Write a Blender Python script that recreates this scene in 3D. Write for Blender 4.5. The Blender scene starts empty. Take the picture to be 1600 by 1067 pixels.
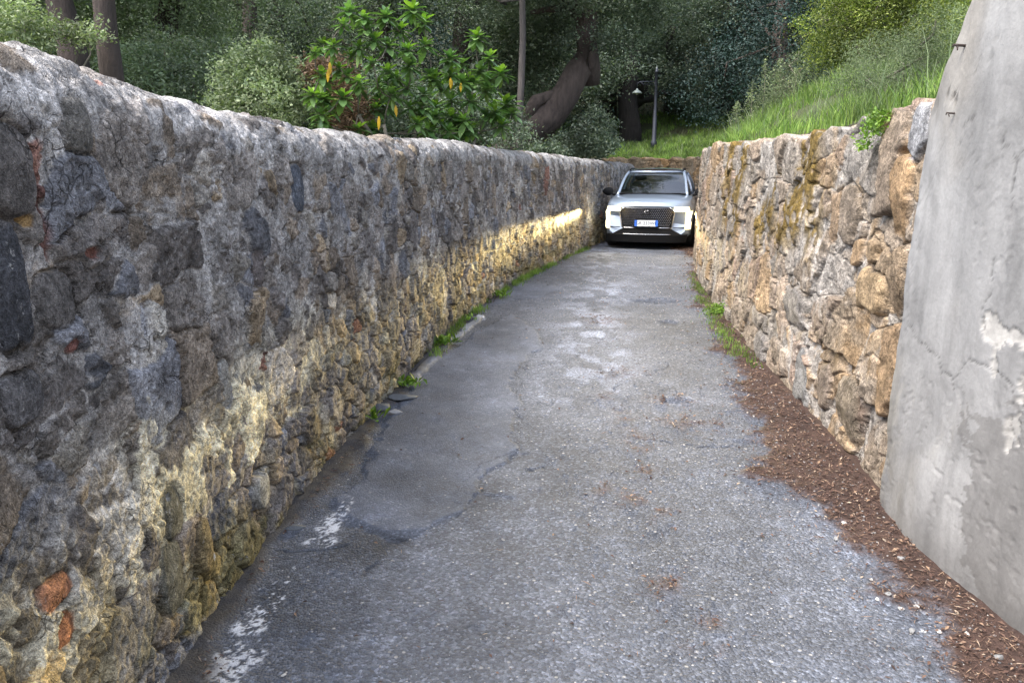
import bpy, bmesh, math, random
import numpy as np
from mathutils import Vector, Matrix

S = bpy.context.scene
COL = S.collection
R = math.radians
# ------------------------------------------------------------------ camera, sky, sun
FPX, PITCH, EYE = 1150.0, R(13), 1.6
cd = bpy.data.cameras.new('camera'); cam = bpy.data.objects.new('camera', cd); COL.objects.link(cam)
cd.sensor_width = 36; cd.lens = FPX / 1600 * 36; cd.clip_start = .05; cd.clip_end = 1000
cam.location = (0, 0, EYE); cam.rotation_euler = (R(90) - PITCH, 0, 0)
S.camera = cam
SUN = Vector((-.55, -.35, .95)).normalized()
w = bpy.data.worlds.new("World"); S.world = w; w.use_nodes = True
nt = w.node_tree; bgn = nt.nodes['Background']
sky = nt.nodes.new('ShaderNodeTexSky'); sky.sky_type = 'NISHITA'; sky.sun_disc = False
sky.sun_elevation = math.asin(SUN.z); sky.sun_rotation = math.atan2(SUN.x, SUN.y)
sky.dust_density = 3.0; sky.air_density = 1.0
hs = nt.nodes.new('ShaderNodeHueSaturation'); hs.inputs['Saturation'].default_value = .62; nt.links.new(sky.outputs[0], hs.inputs['Color']); nt.links.new(hs.outputs[0], bgn.inputs[0]); bgn.inputs[1].default_value = .15
sl = bpy.data.lights.new('sun', 'SUN'); so = bpy.data.objects.new('sun', sl); COL.objects.link(so)
sl.energy = .8; sl.angle = R(25); sl.color = (1, .95, .86)
so.rotation_euler = SUN.to_track_quat('Z', 'Y').to_euler()
S.view_settings.view_transform = 'Standard'; S.view_settings.look = 'None'
S.view_settings.exposure = 2.0; S.view_settings.gamma = 1
S.render.engine = 'CYCLES'

# ------------------------------------------------------------------ helpers
def ray(px, py):
    x = (px - 800) / FPX; v = (533.5 - py) / FPX; c, s = math.cos(PITCH), math.sin(PITCH)
    return x, c + v * s, v * c - s
def gnd(px, py, z=0.):
    x, y, u = ray(px, py); k = (z - EYE) / u
    return (x * k, y * k)
def at(px, py, Y):
    x, y, u = ray(px, py); k = Y / y
    return Vector((x * k, Y, EYE + u * k))

def hsh(ix, iy, seed):
    h = ix.astype(np.int32).view(np.uint32) * np.uint32(374761393) + iy.astype(np.int32).view(np.uint32) * np.uint32(668265263) + np.uint32((seed * 1442695041) & 0xFFFFFFFF)
    h = (h ^ (h >> np.uint32(13))) * np.uint32(1274126177)
    h = (h ^ (h >> np.uint32(16))) * np.uint32(2246822519)
    return ((h ^ (h >> np.uint32(15))) & np.uint32(0xFFFFFF)).astype(np.float32) / np.float32(0xFFFFFF)
def vn(x, y, seed=0):
    x = np.asarray(x, np.float32); y = np.asarray(y, np.float32)
    ix = np.floor(x); iy = np.floor(y); fx = x - ix; fy = y - iy
    fx = fx * fx * (3 - 2 * fx); fy = fy * fy * (3 - 2 * fy)
    ix = ix.astype(np.int32); iy = iy.astype(np.int32); a = hsh(ix, iy, seed); b = hsh(ix + 1, iy, seed); c = hsh(ix, iy + 1, seed); d = hsh(ix + 1, iy + 1, seed)
    return (a * (1 - fx) + b * fx) * (1 - fy) + (c * (1 - fx) + d * fx) * fy
def fbm(x, y, seed=0, o=4, g=.5):
    t = 0; a = 1; n = 0
    for i in range(o):
        t = t + a * vn(x * 2 ** i + i * 7.3, y * 2 ** i + i * 3.1, seed + i); n += a; a *= g
    return t / n
def sst(a, b, x):
    t = np.clip((x - a) / (b - a), 0, 1); return t * t * (3 - 2 * t)
def voro(x, y, seed, j=.85):
    ix = np.floor(x); iy = np.floor(y)
    best = np.full(x.shape, 9e9); bx = np.zeros_like(x); by = np.zeros_like(x); ci = np.zeros_like(x); cj = np.zeros_like(x)
    P = []
    for di in (-1, 0, 1):
        for dj in (-1, 0, 1):
            a = ix + di; b = iy + dj
            rx = a + .5 + j * (hsh(a, b, seed) - .5) - x; ry = b + .5 + j * (hsh(a, b, seed + 1) - .5) - y
            P.append((rx, ry)); d = rx * rx + ry * ry; m = d < best
            best = np.where(m, d, best); bx = np.where(m, rx, bx); by = np.where(m, ry, by); ci = np.where(m, a, ci); cj = np.where(m, b, cj)
    e = np.full(x.shape, 9.)
    for rx, ry in P:
        qx = rx - bx; qy = ry - by; l = np.sqrt(qx * qx + qy * qy)
        dd = ((rx + bx) * qx + (ry + by) * qy) / (2 * np.maximum(l, 1e-6))
        e = np.where((l > 1e-4) & (dd < e), dd, e)
    return e, ci, cj, -bx, -by
def segd(X, Y, pts):
    d = np.full(X.shape, 9e9)
    for (ax, ay), (bx, by) in zip(pts[:-1], pts[1:]):
        vx, vy = bx - ax, by - ay; t = np.clip(((X - ax) * vx + (Y - ay) * vy) / (vx * vx + vy * vy + 1e-12), 0, 1)
        d = np.minimum(d, np.hypot(X - ax - t * vx, Y - ay - t * vy))
    return d
def pip(X, Y, poly):
    ins = np.zeros(X.shape, bool); n = len(poly)
    for i in range(n):
        x1, y1 = poly[i]; x2, y2 = poly[(i + 1) % n]
        if y1 == y2: continue
        c = ((y1 > Y) != (y2 > Y)) & (X < (x2 - x1) * (Y - y1) / (y2 - y1) + x1)
        ins ^= c
    return ins
def mesh(name, V, F, mat=None, parent=None, cols=None, smooth=True):
    V = np.asarray(V, np.float32).reshape(-1, 3); me = bpy.data.meshes.new(name)
    if isinstance(F, np.ndarray):
        k = F.shape[1]; n = F.shape[0]
        me.vertices.add(len(V)); me.vertices.foreach_set('co', V.ravel())
        me.loops.add(n * k); me.loops.foreach_set('vertex_index', F.astype(np.int32).ravel())
        me.polygons.add(n); me.polygons.foreach_set('loop_start', np.arange(0, n * k, k, dtype=np.int32))
        me.update(calc_edges=True); me.validate()
    else:
        me.from_pydata([tuple(map(float, v)) for v in V], [], F)
    me.polygons.foreach_set('use_smooth', np.full(len(me.polygons), smooth))
    if cols is not None:
        c = np.ones((len(V), 4), np.float32); c[:, :3] = np.asarray(cols).reshape(-1, 3)
        a = me.color_attributes.new('Col', 'FLOAT_COLOR', 'POINT'); a.data.foreach_set('color', c.ravel())
    if mat: me.materials.append(mat)
    o = bpy.data.objects.new(name, me); COL.objects.link(o)
    if parent: o.parent = parent
    return o
def gridF(nr, nc, flip=False):
    i = np.arange(nr - 1)[:, None] * nc + np.arange(nc - 1)[None, :]
    f = np.stack([i, i + 1, i + nc + 1, i + nc], -1).reshape(-1, 4)
    return f[:, ::-1] if flip else f
def tag(o, label=None, cat=None, group=None, kind=None):
    if label: o['label'] = label
    if cat: o['category'] = cat
    if group: o['group'] = group
    if kind: o['kind'] = kind
    return o
def thing(name, loc=(0, 0, 0), rz=0, **k):
    o = bpy.data.objects.new(name, None); COL.objects.link(o); o.location = loc; o.rotation_euler = (0, 0, rz)
    o.empty_display_size = .2
    return tag(o, **k)
def copy_tree(o, parent=None):
    c = o.copy(); COL.objects.link(c)
    if parent: c.parent = parent
    for ch in list(o.children): copy_tree(ch, c)
    return c
class MB:
    def __init__(s): s.V = []; s.F = []
    def add(s, V, F):
        b = len(s.V); s.V += [tuple(v) for v in V]; s.F += [tuple(i + b for i in f) for f in F]; return s
    def box(s, x0, x1, y0, y1, z0, z1):
        return s.add([(x, y, z) for z in (z0, z1) for y in (y0, y1) for x in (x0, x1)],
                     [(0, 2, 3, 1), (4, 5, 7, 6), (0, 1, 5, 4), (2, 6, 7, 3), (0, 4, 6, 2), (1, 3, 7, 5)])
    def tube(s, pts, rad, n=10, cap=True):
        pts = [Vector(p) for p in pts]; m = len(pts)
        if not hasattr(rad, '__len__'): rad = [rad] * m
        V = []; up = Vector((.13, .27, .95)).normalized()
        for i, p in enumerate(pts):
            t = (pts[min(i + 1, m - 1)] - pts[max(i - 1, 0)]).normalized()
            if abs(t.dot(up)) > .95: up = Vector((.9, .1, .2)).normalized()
            a = t.cross(up).normalized(); b = t.cross(a)
            for k in range(n):
                q = 2 * math.pi * k / n; V.append(p + (a * math.cos(q) + b * math.sin(q)) * rad[i])
        F = [(i * n + k, i * n + (k + 1) % n, (i + 1) * n + (k + 1) % n, (i + 1) * n + k) for i in range(m - 1) for k in range(n)]
        if cap: F += [tuple(range(n))[::-1], tuple(range((m - 1) * n, m * n))]
        return s.add(V, F)
    def lathe(s, prof, c=(0, 0, 0), n=16, axis='z'):
        V = []
        for r, h in prof:
            for k in range(n):
                q = 2 * math.pi * k / n; a, b = r * math.cos(q), r * math.sin(q)
                V.append((c[0] + a, c[1] + b, c[2] + h) if axis == 'z' else (c[0] + h, c[1] + a, c[2] + b))
        m = len(prof); F = [(i * n + k, i * n + (k + 1) % n, (i + 1) * n + (k + 1) % n, (i + 1) * n + k) for i in range(m - 1) for k in range(n)]
        return s.add(V, F)
    def build(s, name, mat, parent=None, smooth=True): return mesh(name, s.V, s.F, mat, parent, None, smooth)

# ------------------------------------------------------------------ materials
class NT:
    def __init__(s, name):
        s.m = bpy.data.materials.new(name); s.m.use_nodes = True; s.t = s.m.node_tree; s.b = s.t.nodes['Principled BSDF']
        s.out = s.t.nodes['Material Output']; s.tc = s.n('ShaderNodeTexCoord').outputs['Object']
    def n(s, ty, **k):
        q = s.t.nodes.new(ty)
        for a, v in k.items(): setattr(q, a, v)
        return q
    def link(s, a, b): s.t.links.new(a, b)
    def noise(s, scale, detail=4, rough=.55, vec=None, dist=0):
        q = s.n('ShaderNodeTexNoise'); q.inputs['Scale'].default_value = scale; q.inputs['Detail'].default_value = detail
        q.inputs['Roughness'].default_value = rough; q.inputs['Distortion'].default_value = dist; s.link(vec or s.tc, q.inputs['Vector']); return q.outputs['Fac']
    def voro(s, scale, feature='F1', out='Distance', vec=None):
        q = s.n('ShaderNodeTexVoronoi', feature=feature); q.inputs['Scale'].default_value = scale; s.link(vec or s.tc, q.inputs['Vector']); return q.outputs[out]
    def scl(s, x, y, z):
        q = s.n('ShaderNodeMapping'); q.inputs['Scale'].default_value = (x, y, z); s.link(s.tc, q.inputs['Vector']); return q.outputs[0]
    def ramp(s, fac, *st):
        q = s.n('ShaderNodeValToRGB'); el = q.color_ramp.elements
        while len(el) < len(st): el.new(.5)
        for e, (p, c) in zip(el, st):
            e.position = p; e.color = (c if hasattr(c, '__len__') else (c, c, c)) + (1,) if hasattr(c, '__len__') else (c, c, c, 1)
        s.link(fac, q.inputs[0]); return q.outputs[0]
    def mix(s, a, b, fac=.5, mode='MIX'):
        q = s.n('ShaderNodeMix', data_type='RGBA', blend_type=mode)
        for i, v in ((0, fac), (6, a), (7, b)):
            if hasattr(v, 'is_output'): s.link(v, q.inputs[i])
            elif i == 0: q.inputs[0].default_value = v
            else: q.inputs[i].default_value = tuple(v) + (1,)
        return q.outputs[2]
    def math(s, op, a, b=0., c=None):
        q = s.n('ShaderNodeMath', operation=op)
        for i, v in enumerate((a, b) + ((c,) if c is not None else ())):
            if hasattr(v, 'is_output'): s.link(v, q.inputs[i])
            else: q.inputs[i].default_value = v
        return q.outputs[0]
    def attr(s, nm='Col'):
        q = s.n('ShaderNodeAttribute'); q.attribute_name = nm; return q.outputs['Color']
    def set(s, **k):
        for a, v in k.items():
            i = s.b.inputs[a.replace('_', ' ')]
            if hasattr(v, 'is_output'): s.link(v, i)
            else: i.default_value = tuple(v) + (1,) if hasattr(v, '__len__') and len(v) == 3 else v
        return s
    def bump(s, h, dist=.01, st=1.):
        q = s.n('ShaderNodeBump'); q.inputs['Distance'].default_value = dist; q.inputs['Strength'].default_value = st
        s.link(h, q.inputs['Height']); s.link(q.outputs[0], s.b.inputs['Normal']); return s
def simple(name, col, rough=.5, metal=0., var=.15, scale=8., bump=0., **k):
    n = NT(name); f = n.noise(scale, 5)
    c = n.ramp(f, (.3, tuple(x * (1 - var) for x in col)), (.7, tuple(min(1, x * (1 + var)) for x in col)))
    n.set(Base_Color=c, Roughness=rough, Metallic=metal)
    for a, v in k.items(): n.b.inputs[a.replace('_', ' ')].default_value = v
    if bump: n.bump(n.noise(scale * 6, 4), bump)
    return n.m

def stone_mat(name, mortar_speck=.5, bump=.012):
    n = NT(name); c = n.attr()
    g = n.noise(11, 6, .74, None, .4); g2 = n.noise(75, 3, .75, None, .5); g3 = n.noise(3.2, 2, .6)
    k = n.ramp(g, (.30, .42), (.5, .98), (.70, 1.70)); k2 = n.ramp(g2, (.30, .45), (.5, 1.), (.72, 1.75)); k3 = n.ramp(g3, (.3, .78), (.7, 1.25))
    c = n.mix(n.mix(n.mix(c, k, 1, 'MULTIPLY'), k2, 1, 'MULTIPLY'), k3, 1, 'MULTIPLY')
    # fracture lines and open joints, broken up by noise
    wv = n.n('ShaderNodeVectorMath', operation='MULTIPLY_ADD'); nz_ = n.n('ShaderNodeTexNoise'); nz_.inputs['Scale'].default_value = 9; nz_.inputs['Detail'].default_value = 3; n.link(n.tc, nz_.inputs['Vector']); n.link(nz_.outputs['Color'], wv.inputs[0]); wv.inputs[1].default_value = (.14, .14, .14); n.link(n.tc, wv.inputs[2])
    ed = n.voro(13, 'DISTANCE_TO_EDGE', vec=wv.outputs[0]); ck = n.math('MULTIPLY', n.ramp(ed, (.0, 1.), (.035, 0.)), n.ramp(n.noise(5, 2), (.57, 0.), (.66, 1.)))
    ed2 = n.voro(34, 'DISTANCE_TO_EDGE', vec=wv.outputs[0]); ck2 = n.math('MULTIPLY', n.ramp(ed2, (.0, 1.), (.05, 0.)), n.ramp(n.noise(9, 2), (.58, 0.), (.67, 1.)))
    ck = n.math('MAXIMUM', ck, n.math('MULTIPLY', ck2, .7)); c = n.mix(c, (.5, .49, .48), ck, 'MULTIPLY')
    g4 = n.noise(230, 1, .7); c = n.mix(c, n.ramp(g4, (.3, .7), (.7, 1.35)), 1, 'MULTIPLY')
    # lichen specks, pale and irregular
    sp = n.noise(34, 4, .75); spm = n.math('MULTIPLY', n.ramp(sp, (.62, 0.), (.68, 1.)), n.ramp(n.noise(2.3, 2), (.4, .25), (.6, 1.)))
    c = n.mix(c, (.5, .49, .47), n.math('MULTIPLY', spm, mortar_speck))
    n.set(Base_Color=c, Roughness=.92)
    n.b.inputs['Specular IOR Level'].default_value = .2
    h = n.math('ADD', n.math('MULTIPLY', g, 1.6), n.math('MULTIPLY', g2, .5)); h = n.math('SUBTRACT', n.math('ADD', h, n.math('MULTIPLY', g4, .18)), n.math('MULTIPLY', ck, .5)); n.bump(h, bump)
    return n.m
M = {}
M['lwall'] = stone_mat('grey_rubble', .8, .020)
M['rwall'] = stone_mat('tan_rubble', .2, .011)
def plaster():
    n = NT('plaster'); c = n.attr(); v = n.scl(1.2, 1.2, .45)
    a = n.noise(5, 7, .62, v, .6); b = n.noise(60, 4, .7)
    c = n.mix(c, n.ramp(a, (.3, .74), (.5, 1.), (.7, 1.18)), 1, 'MULTIPLY'); c = n.mix(c, n.ramp(b, (.25, .88), (.75, 1.1)), 1, 'MULTIPLY')
    sc = n.noise(26, 3, .6, n.scl(1, 1, .4), 1.5); c = n.mix(c, (.2, .2, .2), n.math('MULTIPLY', n.ramp(sc, (.70, 0.), (.745, 1.)), .45))
    n.set(Base_Color=c, Roughness=.85); n.bump(n.math('ADD', n.noise(14, 7, .6), n.math('MULTIPLY', b, .3)), .0045); return n.m
M['plaster'] = plaster()
def asphalt():
    n = NT('asphalt'); c = n.attr()
    ag = n.n('ShaderNodeAttribute'); ag.attribute_name = 'agg'; ag = ag.outputs['Fac']
    vc = n.voro(95, out='Color'); d = n.voro(95); sep = n.n('ShaderNodeSeparateColor'); n.link(vc, sep.inputs[0])
    st = n.ramp(sep.outputs[0], (.0, .62), (.35, .85), (.62, 1.0), (.8, 1.25), (.93, 1.55), (1., 2.1))
    vc2 = n.voro(38, out='Color'); sp2 = n.n('ShaderNodeSeparateColor'); n.link(vc2, sp2.inputs[0])
    d2 = n.voro(38)
    st2 = n.math('MULTIPLY', n.ramp(sp2.outputs[1], (.90, 0.), (.96, 1.)), n.ramp(d2, (.20, 1.), (.30, 0.)))
    fine = n.ramp(n.noise(260, 3, .7), (.25, .55), (.75, 1.5))
    a = n.mix(c, st, ag, 'MULTIPLY'); a = n.mix(a, fine, .8, 'MULTIPLY')
    a = n.mix(a, (.42, .41, .39), n.math('MULTIPLY', st2, n.math('MULTIPLY', ag, .75)))
    a = n.mix(a, n.ramp(n.noise(2.5, 6, .65), (.3, .78), (.7, 1.25)), 1, 'MULTIPLY')
    n.set(Base_Color=a, Roughness=.78); n.b.inputs['Specular IOR Level'].default_value = .35
    h = n.math('SUBTRACT', n.math('MULTIPLY', n.noise(150, 3), .6), n.math('MULTIPLY', d, n.math('MULTIPLY', ag, .9)))
    n.bump(h, .010); return n.m
M['road'] = asphalt()
def leafm(name, c1, c2, trans=.25, rough=.5, clump=1.1, spec=.4):
    n = NT(name); g = n.n('ShaderNodeNewGeometry')
    r = n.mix(n.ramp(g.outputs['Random Per Island'], (0, c1), (1, c2)), n.ramp(n.noise(clump, 3, .6), (.36, .50), (.64, 1.7)), 1, 'MULTIPLY')
    n.set(Base_Color=r, Roughness=rough); n.b.inputs['Specular IOR Level'].default_value = spec
    tr = n.n('ShaderNodeBsdfTranslucent'); n.link(n.mix(r, (1., 1.25, .5), 1, 'MULTIPLY'), tr.inputs[0])
    mx = n.n('ShaderNodeMixShader'); mx.inputs[0].default_value = trans
    n.link(n.b.outputs[0], mx.inputs[1]); n.link(tr.outputs[0], mx.inputs[2]); n.link(mx.outputs[0], n.out.inputs[0]); return n.m
M['oak'] = leafm('oak_leaf', (.05, .08, .055), (.15, .18, .125))
M['oakp'] = leafm('oak_leaf_grey', (.085, .125, .075), (.18, .22, .14))
M['pale'] = leafm('pale_leaf', (.16, .21, .115), (.34, .38, .22), clump=2.5)
M['big'] = leafm('glossy_leaf', (.07, .14, .045), (.15, .24, .08), .3, .36, 5, .6)
M['bigy'] = leafm('fresh_leaf', (.14, .25, .035), (.25, .37, .06), .35, .35, 2.5, .6)
M['yel'] = leafm('yellow_leaf', (.45, .27, .01), (.60, .38, .02), .3, .5, 2.5)
M['dry'] = leafm('dry_leaf', (.14, .085, .055), (.26, .17, .11), .15, .7, 2.5)
M['hedge'] = leafm('hedge_leaf', (.08, .12, .03), (.21, .24, .05), .3, .5, 1.8)
M['broom'] = leafm('broom_leaf', (.08, .12, .055), (.17, .20, .11), .2, .6, 2.5)
M['grass'] = leafm('grass_blade', (.07, .145, .03), (.21, .29, .065), .35, .6, 2.2)
M['weed'] = leafm('weed_leaf', (.08, .15, .03), (.18, .28, .04), .3, .5, 5)
M['dark'] = leafm('shaded_oak_leaf', (.012, .030, .027), (.035, .065, .055), .1, .6, .7)  # oak leaf darkened so its colour carries the deep shade of the wood
def bark(name, c):
    n = NT(name); a = n.noise(9, 8, .7, n.scl(1, 1, .25), .4); n.set(Base_Color=n.ramp(a, (.3, tuple(x * .5 for x in c)), (.7, tuple(x * 1.5 for x in c))), Roughness=.95)
    n.bump(a, .05); return n.m
M['bark'] = bark('brown_bark', (.066, .050, .044)); M['bark_shade'] = bark('shaded_bark', (.016, .013, .012)); M['barkg'] = bark('grey_bark', (.075, .066, .062)); M['stem'] = bark('stem_bark', (.17, .15, .12))  # the near-black bark carries one trunk's shade in its colour
def soil():
    n = NT('soil'); a = n.noise(1.2, 8, .65); b = n.noise(30, 4, .7)
    c = n.ramp(a, (.35, (.045, .035, .022)), (.5, (.05, .055, .02)), (.68, (.065, .085, .03)))
    n.set(Base_Color=n.mix(c, n.ramp(b, (.3, .6), (.7, 1.4)), 1, 'MULTIPLY'), Roughness=1.); n.bump(b, .03); return n.m
M['soil'] = soil()
def litterm():
    n = NT('leaf_litter'); g = n.n('ShaderNodeNewGeometry')
    n.set(Base_Color=n.ramp(g.outputs['Random Per Island'], (0, (.04, .024, .02)), (.5, (.10, .055, .04)), (.84, (.19, .12, .085)), (.94, (.30, .20, .13)), (1, (.42, .34, .26))), Roughness=.9); return n.m
M['litter'] = litterm()
def pebm():
    n = NT('pebble'); g = n.n('ShaderNodeNewGeometry')
    c = n.ramp(g.outputs['Random Per Island'], (0, (.12, .12, .125)), (.5, (.20, .20, .205)), (.85, (.32, .31, .30)), (1, (.50, .48, .45)))
    n.set(Base_Color=n.mix(c, n.ramp(n.noise(120, 3), (.3, .8), (.7, 1.2)), 1, 'MULTIPLY'), Roughness=.85); return n.m
M['peb'] = pebm()

# ------------------------------------------------------------------ paths of the two walls
def spline(P, n=1600):
    P = np.array(P, float); Q = np.vstack([2 * P[0] - P[1], P, 2 * P[-1] - P[-2]]); out = []
    for i in range(1, len(Q) - 2):
        k = max(2, int(n / (len(P) - 1))); t = np.linspace(0, 1, k, endpoint=False)[:, None]
        p0, p1, p2, p3 = Q[i - 1], Q[i], Q[i + 1], Q[i + 2]
        out.append(.5 * (2 * p1 + (p2 - p0) * t + (2 * p0 - 5 * p1 + 4 * p2 - p3) * t ** 2 + (3 * p1 - p0 - 3 * p2 + p3) * t ** 3))
    out.append(Q[-2][None, :]); return np.vstack(out)
LW = spline([(-1.12, -3), (-1.09, -1), (-1.08, 1), (-1.08, 2.3), (-1.06, 3.1), (-.99, 4.1), (-.82, 5.6), (-.56, 7.77), (-.25, 9.3), (.08, 10.9), (.75, 13.0), (1.62, 15.7), (2.62, 18.6), (3.38, 20.9), (3.62, 22.2), (3.1, 23.1), (1.6, 23.5), (-2, 23.8), (-9, 24.3)])
RW = spline([(1.86, 3.33), (1.96, 4.2), (2.07, 5.4), (2.22, 6.7), (2.48, 8.9), (2.78, 10.9), (3.17, 12.8), (3.72, 15.0), (4.65, 18.2), (5.45, 21.0), (5.8, 23.2), (5.4, 25.2), (4.2, 26.5), (2.4, 27.2), (-1, 27.6), (-9, 28.2)])
PW = spline([(2.12, 3.44), (1.93, 3.405), (1.815, 3.36), (1.775, 3.26), (1.75, 3.0), (1.745, 2.75), (1.77, 2.27), (1.80, 1.6), (1.85, .4), (1.9, -1), (1.95, -3)])
def arc(P): return np.concatenate([[0], np.cumsum(np.hypot(*np.diff(P, axis=0).T))])
AL, AR, AP = arc(LW), arc(RW), arc(PW)
def hit(P, A, px, py):
    """where the line of sight through a point of the photograph meets a standing wall: (distance along it, height)"""
    x, y, u = ray(px, py); c = P[:, 0] * y - P[:, 1] * x; i = None
    for j in np.nonzero(c[:-1] * c[1:] <= 0)[0]:
        if P[j, 1] > .3 and (i is None or P[j, 1] < P[i, 1]): i = j
    if i is None:
        ok = np.nonzero(P[:, 1] > .3)[0]; i = ok[np.argmin(np.abs(c[ok]) / P[ok, 1])]; return A[i], EYE + u * P[i, 1] / y
    t = c[i] / (c[i] - c[i + 1] + 1e-12); q = P[i] * (1 - t) + P[i + 1] * t; k = q[1] / y
    return A[i] * (1 - t) + A[i + 1] * t, EYE + u * k
def offs(P, d):
    T = np.gradient(P, axis=0); T /= np.linalg.norm(T, axis=1)[:, None]; return P + np.stack([T[:, 1], -T[:, 0]], 1) * d
HL = offs(LW, -.2); sL = [(hit(HL, AL, a, b)) for a, b in ((0, 62), (60, 68), (120, 98), (190, 118), (250, 140), (310, 158), (400, 172), (500, 200), (620, 212), (720, 221), (790, 233), (880, 243), (950, 252), (968, 254))]
HLs = [-9] + [a for a, b in sL] + [60]; HLz = [sL[0][1] - .02] + [b for a, b in sL] + [sL[-1][1]]
HR = offs(RW, .03)
sR = [(hit(HR, AR, a, b)) for a, b in ((1455, 168), (1430, 172), (1385, 178), (1355, 192), (1300, 208), (1240, 215), (1190, 226), (1150, 230), (1110, 233))]
HRs = [a for a, b in sR] + [12, 18, 26, 60]; HRz = [b for a, b in sR] + [1.93, 1.96, 2.05, 2.1]

def adapt(P, A, k, lo, hi, s0, s1):
    """sample positions along a wall, closer together where the lane is near"""
    s = s0; out = [s0]
    while s < s1:
        x = np.interp(s, A, P[:, 0]); y = np.interp(s, A, P[:, 1]); d = math.hypot(x, max(y, 0) if y > 0 else 2 - y)
        s += min(hi, max(lo, d * k)); out.append(s)
    return np.array(out)
def wall_frame(P, A, s):
    x = np.interp(s, A, P[:, 0]); y = np.interp(s, A, P[:, 1]); T = np.gradient(P, axis=0); T /= np.linalg.norm(T, axis=1)[:, None]
    tx = np.interp(s, A, T[:, 0]); ty = np.interp(s, A, T[:, 1]); l = np.hypot(tx, ty); return x, y, tx / l, ty / l
def pick(r, pal):
    ws = np.cumsum([p[0] for p in pal]); ws = ws / ws[-1]; idx = np.searchsorted(ws, r); idx = np.clip(idx, 0, len(pal) - 1)
    return np.array([p[1] for p in pal])[idx]

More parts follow.
